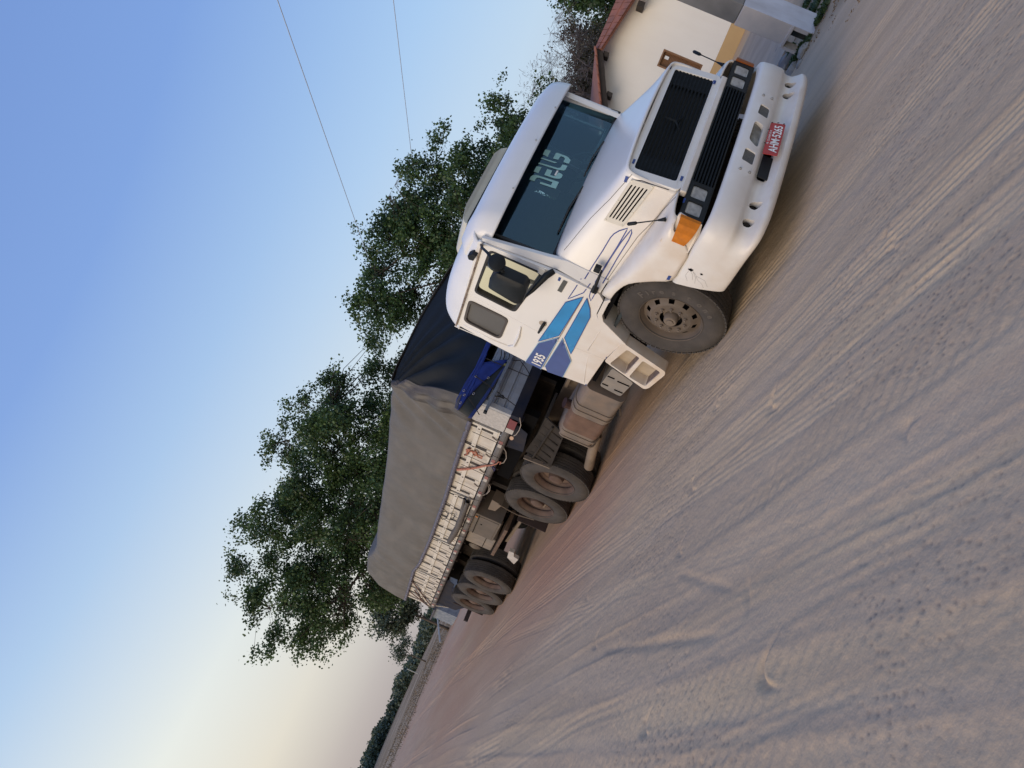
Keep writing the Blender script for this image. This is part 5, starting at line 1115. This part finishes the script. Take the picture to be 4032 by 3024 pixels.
# front sheet
def fr_pt(u, v):   # u 0..1 from near side, v 0 top .. 1 bottom
    x0 = -1.10+2.2*u; top = np.array([x0*1.0, 4.975-.0*u, 3.175+.06*(1-(2*u-1)**2)])
    bot = np.array([-1.275+2.55*u, 4.272, 2.12+.05*math.sin(u*9)]); p_ = top*(1-v)+bot*v
    wr = .055*math.sin(26*math.atan2(v+.05, u+.08))*math.exp(-((u-.05)/.35)**2)*math.sin(math.pi*min(1, v+.05)) + .012*math.sin(u*31+6*v)*v + .02*(float(fbm(np.array(u*7.), np.array(v*4.), 3, 13))-.45)*2
    bulge = .10*math.sin(math.pi*v)
    return (p_[0], p_[1]-wr-bulge*.9, p_[2]+.4*wr+bulge*.25)
NU, NVv = 70, 40; Vf = [fr_pt(i/NU, j/NVv) for j in range(NVv+1) for i in range(NU+1)]
Ff = [(j*(NU+1)+i, j*(NU+1)+i+1, (j+1)*(NU+1)+i+1, (j+1)*(NU+1)+i) for j in range(NVv) for i in range(NU)]
obj('front_sheet', Vf, Ff, tfront, tp, smooth=True, solid=.004)
# near corner fold between front and side sheets
Vc = []; n = 24
for j in range(n+1):
    v = j/n; a = np.array(fr_pt(0, v)); r_i = 20*(1-v); i0 = int(r_i); b_ = np.array(Vt[i0])*(1-(r_i-i0))+np.array(Vt[i0+1])*(r_i-i0)
    if v > .0: pass
    for i in range(13):
        s_ = i/12; p_ = a*(1-s_)+b_*s_; f_ = .045*math.sin(s_*15+v*4)*v*math.sin(math.pi*s_)+.02*math.sin(math.pi*s_)*v; Vc.append((p_[0]-f_, p_[1], p_[2]))
Fc = [(j*13+i, j*13+i+1, (j+1)*13+i+1, (j+1)*13+i) for j in range(n) for i in range(12)]
obj('corner_fold', Vc, Fc, mat('dark_grey_tarp', (.05,.045,.045), .5, var=.4, vscale=6, color2=(.085,.075,.068)), tp, smooth=True, solid=.004)
# hem strip with eyelets
Vh = []; k_ = 0; ys_ = np.linspace(4.83, 15.33, 240)
for y in ys_:
    w_ = .006*math.sin(y*19+2*math.sin(y*3.1)); z0 = hemz(y); Vh += [(-1.292-w_, y, z0-.012), (-1.296-w_, y, z0+.02), (-1.293-w_, y, z0+.052)]
Fh = [(3*i+a, 3*i+a+1, 3*i+a+4, 3*i+a+3) for i in range(len(ys_)-1) for a in (0, 1)]
obj('hem', Vh, Fh, hemm, tp, smooth=True, solid=.005)
# blue flap and dark lower cloth across the front of the headboard
c8 = lambda a, b_: (1750+a/4.1475, 1250+b_/4.1475)
def cloth(name, pts, y0, m_, par, amp=.006):
    P_ = [ony(*c8(*q), y0) for q in pts]; T_ = tessellate_polygon([[Vector((p_.x, p_.z, 0)) for p_ in P_]]); bm = bmesh.new(); vs = [bm.verts.new(p_) for p_ in P_]
    for t_ in T_:
        try: bm.faces.new([vs[i] for i in t_])
        except ValueError: pass
    bmesh.ops.subdivide_edges(bm, edges=bm.edges, cuts=4, use_grid_fill=True); bm.verts.index_update()
    V = [(v.co.x, v.co.y-amp*(1+math.sin(v.co.x*23+v.co.z*37)), v.co.z) for v in bm.verts]; F = [tuple(v.index for v in f.verts) for f in bm.faces]; bm.free()
    return obj(name, V, F, m_, par, smooth=True, solid=.003)
cloth('lower_cloth', [(220,1515),(470,960),(640,735),(985,690),(1040,760),(900,960),(620,1420),(430,1660)], 4.262, tdark, tp, .003)
cloth('blue_flap', [(690,400),(760,430),(640,730),(1040,690),(960,770),(780,930),(620,1060),(380,1310),(250,1500),(215,1520),(165,1480),(200,1330),(330,1080),(500,820),(600,600)], 4.250, tblue, tp)
cloth('blue_border', [(985,790),(1010,800),(840,1060),(640,1380),(440,1655),(380,1640),(560,1400),(760,1110),(900,900)], 4.252, mat('blue_border_cloth', (.018,.035,.15), .6), tp, .002)
cloth('silver_corner', [(160,1480),(215,1525),(235,1400),(290,1250),(240,1270),(190,1380)], 4.243, hemm, tp, .002)
cloth('yellow_tag', [(975,750),(1015,755),(1005,790),(965,780)], 4.238, mat('yellow_tag', (.22,.20,.06), .6), tp, .001)
eyem = mat('eyelet_metal', (.30,.30,.34), .4, metal=.6)
for a, b_ in ((515,960),(715,985),(475,1245),(318,1195),(262,1395),(325,1265)):
    p_ = ony(*c8(a, b_), 4.236); MB().tube([p_+Vector((math.cos(t_)*.014, 0, math.sin(t_)*.014)) for t_ in np.linspace(0, 2*math.pi, 11)], .0035, 4, caps=False).build('eyelet', eyem, tp)
for y in np.arange(5.1, 15.2, .42):
    p_ = Vector((-1.302, y, hemz(y)+.02)); MB().tube([p_+Vector((0, math.cos(t_)*.013, math.sin(t_)*.013)) for t_ in np.linspace(0, 2*math.pi, 9)], .003, 4, caps=False).build('eyelet', eyem, tp)
# ropes
ropem = mat('thin_black_rope', (.018,.016,.016), .8)
def rope(P_, r=.0042): return MB().tube(P_, r, 5).build('rope', ropem, tp)
for a, b_ in (((530,165),(955,360)),((440,310),(890,520)),((420,460),(790,630)),((385,590),(770,770)),((300,810),(660,985)),((215,960),(640,1075))):
    p0 = onx(*cr(*a), -1.31); p1 = onx(*cr(*b_), -1.285); p0.z = max(p0.z, hemz(p0.y)-.005) if a[0] < 300 else p0.z
    rope([p0, (p0+p1)/2+Vector((.004, 0, -.012)), p1, p1+Vector((.03, .01, -.05))])
y = 7.85
while y < 14.6:
    z0 = hemz(y); yy = y+.27*(.7+.6*rnd.random()); rope([(-1.305,y,z0+.01),(-1.288,(y+yy)/2,(z0+1.5)/2+.06-.012),(-1.276,yy,1.51),(-1.25,yy+.01,1.455)]); y += .36+.08*rnd.random()
for a, b_ in (((685,670),(1400,975)),((500,950),(1160,1440)),((390,1310),(570,1590)),((1060,690),(1240,700)),((1240,705),(1395,935)),((930,530),(900,700)),((980,555),(955,700)),((1060,590),(1035,690)),((1120,640),(1090,690))):
    p0 = ony(*c8(*a), 4.228); p1 = ony(*c8(*b_), 4.262); rope([p0, (p0+p1)/2+Vector((0,0,-.012)), p1], .006)
for pts in ([(790,1240),(840,1290),(960,1270),(975,1300),(870,1290),(980,1325)],[(870,1010),(830,1100),(810,1200)]):
    rope([ony(*c8(*q), 4.24) for q in pts], .008)
po = thing('grey_pole', (-1.0, 4.22, 1.84), 'grey metal pole laid across the corrugated front board of the trailer', 'pole')
pa, pb = ony(*c8(665,1548), 4.205), ony(*c8(1060,720), 4.225); pb2 = pa+(pb-pa)*2.2
MB().bar(pa, pb2, .045, .04).build('tube', mat('galvanised', (.24,.26,.29), .45, metal=.3, var=.3, vscale=14), po, bevel=.004); MB().bar(pa-(pb-pa)*.012, pa+(pb-pa)*.02, .05, .045).build('end_cap', blackp, po)
# ------------------------------------------------------------------ house on the right
A0 = np.array([16.19-5.8667, 12.2-4.4756]); AD = np.array([-.78, .62]); AD /= np.linalg.norm(AD); AN = np.array([-AD[1], AD[0]])*1.0
AN = np.array([-.62, -.78]); AN /= np.linalg.norm(AN)           # outward normal, towards the road
def hp(s, z, o=0.0): q = A0+AD*(s)+AN*o; return (q[0], q[1], z)
def haz(az):   # distance along the wall of the sight line at an azimuth
    a = math.tan(math.radians(az)); cx, cy = A0[0]-CAM[0], A0[1]-CAM[1]; return (cx-a*cy)/(a*AD[1]-AD[0])
def hz_at(az, el): s_ = haz(az); q = A0+AD*s_-CAM[:2]; return s_, CAM[2]+math.hypot(*q)*math.tan(math.radians(el))
house = thing('house', hp(0, .1), 'cream plastered house with a yellow-tan base band and a red clay tile roof edge', 'house')
cream_w = mat('cream_plaster', (.88,.845,.78), .9, var=.04, vscale=.9, bump=.12, bscale=20, streak=((.55,.47,.37), (2.5,2.5,.5), .12)); tan_w = mat('tan_plaster', (.58,.39,.19), .9, var=.08, vscale=3)
gablepts = [(-4.0,.48),(7,.48),(7,1.2),(haz(49.6)-.05, 2.42),(haz(52.85), 3.03),(haz(56.8)-.1, 2.86),(-4.0,2.55)]
s_w1, s_w0 = haz(54.72), haz(53.72); wtop, wbot = 1.66, .72
s_lo, s_hi = min(s_w0, s_w1), max(s_w0, s_w1)
gp_ = [(q[0], q[1]) for q in gablepts]
MB().prism(gp_, lambda s, z: hp(s, z), lambda s, z: hp(s, z, -.2), [[(s_lo,wbot),(s_hi,wbot),(s_hi,wtop),(s_lo,wtop)]]).build('wall', cream_w, house)
MB().prism([(-4.0,.02),(7,.02),(7,.478),(-4.0,.478)], lambda s, z: hp(s, z, .012), lambda s, z: hp(s, z, -.2)).build('base_band', tan_w, house)
MB().prism([(-4,0),(-4,2.5),(-3.9,2.5),(-3.9,0)], lambda s, z: hp(s, z, 0), lambda s, z: hp(s, z, -8)).build('side_wall', cream_w, house)
MB().prism([(6.9,0),(6.9,1.2),(7,1.2),(7,0)], lambda s, z: hp(s, z, 0), lambda s, z: hp(s, z, -8)).build('side_wall', cream_w, house)
wood = mat('brown_shutter', (.26,.135,.065), .6, var=.25, vscale=14); darkwood = mat('dark_rafter', (.035,.028,.025), .8, var=.3)
win = MB().prism([(s_lo-.02,wbot-.02),(s_hi+.02,wbot-.02),(s_hi+.02,wtop+.02),(s_lo-.02,wtop+.02)], lambda s, z: hp(s, z, .004), lambda s, z: hp(s, z, -.10), [[(s_lo+.02,wbot+.02),(s_hi-.02,wbot+.02),(s_hi-.02,wtop-.02),(s_lo+.02,wtop-.02)]]).build('window', wood, house)
n = 26
for i in range(n):
    z = wbot+.03+(wtop-wbot-.06)*i/n; a = [hp(s_lo+.02, z, -.055), hp(s_hi-.02, z, -.055), hp(s_hi-.02, z, -.075), hp(s_lo+.02, z, -.075), hp(s_lo+.02, z+.030, -.075), hp(s_hi-.02, z+.030, -.075), hp(s_hi-.02, z+.030, -.09), hp(s_lo+.02, z+.030, -.09)]
    MB().hexa(a).build('slat', wood, win)
MB().prism([(s_lo,wbot),(s_hi,wbot),(s_hi,wtop),(s_lo,wtop)], lambda s, z: hp(s, z, -.10), lambda s, z: hp(s, z, -.12)).build('shutter_back', wood, win)
s_c, z_c = hz_at(53.95, .15) if False else (s_lo+.13, wtop-.12)
MB().prism([(s_c-.035,z_c-.05),(s_c+.035,z_c-.05),(s_c+.035,z_c+.05),(s_c-.035,z_c+.05)], lambda s, z: hp(s, z, -.03), lambda s, z: hp(s, z, -.05)).build('catch_plate', whitevinyl, win)
# roof: slope falling to the left with rafters, tiled skirt on the right
tile_m = mat('clay_tile', (.34,.13,.085), .85, var=.4, vscale=5, color2=(.22,.10,.075), bump=.3)
ap = hz_at(52.95, 4.70); le = hz_at(49.3, 2.70); lf = (le[0]+ (le[0]-ap[0])*.5, le[1]+(le[1]-ap[1])*.5)
def slab(name, p_, q, th, o0, o1, m_, par): return MB().hexa([hp(p_[0],p_[1]-th,o0), hp(q[0],q[1]-th,o0), hp(q[0],q[1]-th,o1), hp(p_[0],p_[1]-th,o1), hp(p_[0],p_[1],o0), hp(q[0],q[1],o0), hp(q[0],q[1],o1), hp(p_[0],p_[1],o1)]).build(name, m_, par)
rf = slab('roof', ap, lf, .045, .45, -8, tile_m, house)
for i in range(11):
    a = .5; t0, t1 = i/11, (i+.93)/11; p0 = (ap[0]+(lf[0]-ap[0])*t0, ap[1]+(lf[1]-ap[1])*t0+.03); p1 = (ap[0]+(lf[0]-ap[0])*t1, ap[1]+(lf[1]-ap[1])*t1+.012); slab('tile', p0, p1, .04, .50, .25, tile_m, rf)
slab('rafter', (ap[0]+.02,ap[1]-.05), (lf[0],lf[1]-.05), .15, .42, .30, darkwood, house); slab('rafter', (ap[0]+.02,ap[1]-.05), (lf[0],lf[1]-.05), .10, .12, .07, mat('grey_rafter', (.14,.12,.105), .8), house)
for t_ in (.02, .62): q = (ap[0]+(le[0]-ap[0])*t_, ap[1]+(le[1]-ap[1])*t_-.20); MB().prism([(q[0]-.05,q[1]-.13),(q[0]+.05,q[1]-.13),(q[0]+.05,q[1]),(q[0]-.05,q[1])], lambda s, z: hp(s, z, .38), lambda s, z: hp(s, z, 0)).build('purlin_end', darkwood, house)
r1t = hz_at(56.37, 4.56); r1b = hz_at(56.8, 3.42); sR = -4.0
def ext(p_, q, s_): t_ = (s_-p_[0])/(q[0]-p_[0]); return p_[1]+(q[1]-p_[1])*t_
apb = (ap[0], ap[1]-.16); rows = 5
rskirt = MB().hexa([hp(ap[0],apb[1],.50), hp(sR,ext(apb,r1b,sR),.50), hp(sR,ext(apb,r1b,sR)-.03,.44), hp(ap[0],apb[1]-.03,.44), hp(ap[0],ap[1],.20), hp(sR,ext(ap,r1t,sR),-.30), hp(sR,ext(ap,r1t,sR)-.03,-.34), hp(ap[0],ap[1]-.03,.14)]).build('tiled_skirt', tile_m, house)
ns = 24
for i in range(ns):
    s0 = ap[0]+(sR-ap[0])*i/ns; s1 = ap[0]+(sR-ap[0])*(i+.9)/ns
    for r_ in range(2 if i < 8 else 3):
        R_ = 2 if i < 8 else 3; f0, f1 = r_/R_, (r_+1.08)/R_
        def pt(s, f, up): zb, zt = ext(apb, r1b, s), ext(ap, r1t, s); tt = (ap[0]-s)/(ap[0]-sR); ob, ot = .51, .22-.50*tt; return hp(s, zb+(zt-zb)*f+up*.6, ob+(ot-ob)*f+up)
        MB().hexa([pt(s0,f0,.012),pt(s1,f0,.012),pt(s1,f0,.035),pt(s0,f0,.035),pt(s0,f1,.002),pt(s1,f1,.002),pt(s1,f1,.02),pt(s0,f1,.02)]).build('tile', tile_m, rskirt)
q = hz_at(56.35, 3.0); MB().prism([(q[0]-.06,q[1]-.08),(q[0]+.06,q[1]-.08),(q[0]+.06,q[1]+.08),(q[0]-.06,q[1]+.08)], lambda s, z: hp(s, z, .40), lambda s, z: hp(s, z, 0)).build('purlin_end', darkwood, house)
slab('roof_back', ap, (sR, ext(ap, r1t, sR)), .03, .1, -8, tile_m, house)
# ------------------------------------------------------------------ concrete pillar with a niche at its foot
pc_w = mat('white_limewash', (.60,.64,.74), .85, var=.14, vscale=4, bump=.2, streak=((.30,.30,.31), (5,5,1.5), .5)); pc_g = mat('weathered_concrete', (.17,.165,.155), .9, var=.4, vscale=3, bump=.3, color2=(.25,.24,.225)); pc_c = mat('cream_limewash', (.60,.55,.51), .9, var=.2, vscale=4, bump=.2, color2=(.46,.44,.43))
Mx = np.array([3.60,1.25]); Rc = np.array([3.93,1.20]); Lc = np.array([3.68,1.585]); Bc = Rc+Lc-Mx; z0 = G(0, 1.3)-.06
pil = thing('pillar', (3.8, 1.4, z0), 'square pillar, grey concrete above and white limewash below, with a dark niche at its foot', 'pillar')
def q3(p_, z): return (p_[0], p_[1], z)
MB().hexa([q3(p_, .24) for p_ in (Mx, Rc, Bc, Lc)]+[q3(p_, .90) for p_ in (Mx, Rc, Bc, Lc)]).build('limewashed_block', pc_c, pil, bevel=.012)
out = np.array([.54,-.84])*0+(Rc-Mx)[::-1]*[1,-1]; out = out/np.linalg.norm(out)*.006
if np.dot(out, CAM[:2]-Mx) < 0: out = -out
MB().hexa([q3(p_, z0) for p_ in (Mx+out, Rc+out, Rc, Mx)]+[q3(p_, .903) for p_ in (Mx+out, Rc+out, Rc, Mx)]).build('white_face', pc_w, pil)
cc = (Mx+Bc)/2; ins = lambda p_: cc+(p_-cc)*.955
MB().hexa([q3(ins(p_), .905) for p_ in (Mx, Rc, Bc, Lc)]+[q3(ins(p_), 2.5) for p_ in (Mx, Rc, Bc, Lc)]).build('concrete_shaft', pc_g, pil, bevel=.01)
th = (Lc-Mx)/np.linalg.norm(Lc-Mx); rh = (Rc-Mx)/np.linalg.norm(Rc-Mx)
MB().hexa([q3(p_, z0) for p_ in (Mx, Rc, Rc+th*.06, Mx+th*.06)]+[q3(p_, .238) for p_ in (Mx, Rc, Rc+th*.06, Mx+th*.06)]).build('niche_wall', pc_c, pil)
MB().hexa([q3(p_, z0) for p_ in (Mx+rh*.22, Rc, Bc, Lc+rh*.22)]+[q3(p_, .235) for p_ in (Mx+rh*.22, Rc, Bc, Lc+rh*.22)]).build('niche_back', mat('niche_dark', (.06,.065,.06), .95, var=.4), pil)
MB().hexa([q3(p_, .225) for p_ in (Mx-rh*.02, Mx+rh*.03, Lc+rh*.03+th*.02, Lc-rh*.02+th*.02)]+[q3(p_, .262) for p_ in (Mx-rh*.02, Mx+rh*.03, Lc+rh*.03+th*.02, Lc-rh*.02+th*.02)]).build('lintel', pc_c, pil, bevel=.006)
MB().hexa([q3(p_, z0) for p_ in (Lc-rh*.01, Lc+rh*.10, Lc+rh*.10+th*.05, Lc-rh*.01+th*.05)]+[q3(p_, .235) for p_ in (Lc-rh*.01, Lc+rh*.10, Lc+rh*.10+th*.05, Lc-rh*.01+th*.05)]).build('niche_jamb', pc_c, pil)
# paved apron behind the pillar, broken edge
pav = mat('grey_paving', (.37,.30,.235), .9, var=.25, vscale=1.5, streak=((.18,.165,.16), (1,6,1), .3)); 
Vp = []; 
for j in range(13):
    for i in range(17):
        u, v = i/16, j/12; a = np.array([4.55,2.1])*(1-u)+np.array([3.3,4.9])*u+np.array([0,0]); b_ = np.array([10.6,5.2])*(1-u)+np.array([8.4,8.2])*u; p_ = a*(1-v)+b_*v; p_ = p_+.05*np.array([rnd.random()-.5, rnd.random()-.5])*(v < .05); Vp.append((p_[0], p_[1], .05+.012*v+.002*rnd.random()+G(0, p_[1])*.55))
path_ = obj('pavement', Vp, [(j*17+i, j*17+i+1, (j+1)*17+i+1, (j+1)*17+i) for j in range(12) for i in range(16)], pav, None, solid=.12); tag(path_, kind='structure')
# stones by the niche
stm = [mat('stone_pale', (.30,.275,.24), .9, var=.3, vscale=12, bump=.4), mat('stone_brown', (.16,.13,.10), .9, var=.4, vscale=12, bump=.4), mat('stone_grey', (.20,.185,.18), .9, var=.3, vscale=12, bump=.4)]
sl = ['flat pale stone nearest the pillar niche', 'brown stone between the bumper corner and the weeds', 'grey broken stone at the edge of the paving', 'small brown stone low down beside the bumper corner', 'pale broken stone behind the weeds', 'large brown stone half hidden by the bumper corner', 'small grey stone on the dirt in front of the weeds', 'pale chip of stone lying against the pavement edge']
for i, (a, b_, r) in enumerate(((1480,625,.11),(1330,740,.13),(1180,640,.12),(1330,880,.10),(1300,620,.09),(1240,790,.14),(1420,800,.06),(1190,700,.08))):
    px, py = 2700+a/3.16, b_/3.16; o_, d = ray(px, py); t_ = (.0-o_.z)/d.z; c_ = o_+d*t_; bm = bmesh.new(); bmesh.ops.create_icosphere(bm, subdivisions=2, radius=r)
    for v in bm.verts:
        k_ = 1+.35*(noise.noise(v.co*9+Vector((i*3, 0, 0)))); v.co = Vector((v.co.x*k_*1.25, v.co.y*k_, v.co.z*k_*.55)); 
    V = [tuple(v.co+c_+Vector((0,0,.01))) for v in bm.verts]; bm.verts.index_update(); F = [tuple(v.index for v in f.verts) for f in bm.faces]; bm.free()
    tag(obj('stone', V, F, stm[i % 3], None), sl[i], 'stone')
# weeds and grass
def tuft(cx, cy, r, n, h, m_, name='weeds'):
    mb_v = []; mb_f = []
    for i in range(n):
        a = rnd.random()*6.28; rr = r*math.sqrt(rnd.random()); x, y = cx+rr*math.cos(a), cy+rr*math.sin(a)*.8; z = G(x, y); hh = h*(.4+.8*rnd.random()); b_ = rnd.random()*6.28; w_ = .007+.008*rnd.random(); lx, ly = math.cos(b_)*hh*.6, math.sin(b_)*hh*.6
        k_ = len(mb_v); mb_v += [(x-w_*math.sin(b_), y+w_*math.cos(b_), z), (x+w_*math.sin(b_), y-w_*math.cos(b_), z), (x+lx*.5+w_*math.sin(b_), y+ly*.5-w_*math.cos(b_), z+hh*.7), (x+lx*.5-w_*math.sin(b_), y+ly*.5+w_*math.cos(b_), z+hh*.7), (x+lx, y+ly, z+hh)]
        mb_f += [(k_, k_+1, k_+2, k_+3), (k_+3, k_+2, k_+4)]
    return mb_v, mb_f
weedm = leafmat('weed_green', (.04,.075,.025), (.07,.11,.04)); drym = mat('dry_grass', (.34,.25,.15), .9, var=.4, vscale=10)
V = []; F = []
for a, b_, r, n in ((1420,700,.17,420),(1360,640,.10,200),(1520,560,.16,260),(1650,60,.22,500),(1720,140,.22,350),(1590,330,.06,80),(1560,30,.2,260)):
    o_, d = ray(2700+a/3.16, b_/3.16); t_ = (-.02-o_.z)/d.z; c_ = o_+d*t_; v, f = tuft(c_.x, c_.y, r, n, .05, weedm); k_ = len(V); V += v; F += [tuple(i+k_ for i in q) for q in f]
tag(obj('weeds', V, F, weedm, None), 'low green weeds growing round the foot of the pillar', kind='stuff')
V = []; F = []
for i in range(40):
    s_ = rnd.random(); x = 1.9+rnd.random()*3.4; y = -.4+ (x-1.9)*.75+rnd.gauss(0, .35); v, f = tuft(x, y, .10, 12, .012, drym); k_ = len(V); V += v; F += [tuple(j+k_ for j in q) for q in f]
for i in range(900):
    x = -6+rnd.random()*26; y = 32+rnd.random()*26; v, f = tuft(x, y+6, .5, 7, .10, drym); k_ = len(V); V += v; F += [tuple(j+k_ for j in q) for q in f]
tag(obj('dry_grass', V, F, mat('far_straw', (.20,.14,.08), .9, var=.4, vscale=10), None), 'straw-coloured dry grass along the verges', kind='stuff')
# ------------------------------------------------------------------ far side of the field, beyond the trailer tail
x, y = polar(13.3, 42); sh = thing('shed', (x, y, G(x, y)), 'small pale blue roadside hut just past the tail of the trailer', 'hut'); hm = mat('blue_grey_wash', (.12,.15,.20), .9, var=.6, vscale=5, color2=(.24,.27,.31)); rm_ = mat('hut_roof', (.10,.10,.12), .8, var=.3)
zt = hz(-.15, 42); MB().box((x-.2, y-1.0, G(x, y)-.1), (x+2.0, y+1.0, zt)).build('wall', hm, sh); MB().box((x-.35, y-1.15, zt), (x+2.15, y+1.15, zt+.08)).build('roof', rm_, sh); MB().box((x+.6, y-1.02, G(x, y)), (x+1.1, y-.99, zt-.2)).build('door', rm_, sh)
a, b_ = azp(12.75, -.55, 34), azp(11.4, -1.35, 30); pl_ = MB().bar(a, b_, .05, .05).build('white_beam', mat('white_beam_paint', (.33,.32,.30), .6), None); tag(pl_, 'white beam leaning on the dry verge behind the trailer', 'beam')
x, y = polar(9.0, 90); po_ = MB().cyl((x, y, .1), (x, y, 1.5), .05, 6).build('fence_post', mat('post_pale', (.4,.4,.36), .8), None); tag(po_, 'thin pale post standing before the far trees', 'post')
x, y = polar(11.6, 110); hw = thing('white_cottage', (x, y, .2), 'tiny white cottage among the far trees beyond the field', 'cottage'); MB().box((x-1, y-1, .1), (x+1, y+1, 1.25)).build('wall', whitevinyl, hw); MB().prism([(-1.2,1.25),(1.2,1.25),(0,1.75)], lambda a, z: (x+a, y-1.1, z), lambda a, z: (x+a, y+1.1, z)).build('roof', tile_m, hw)
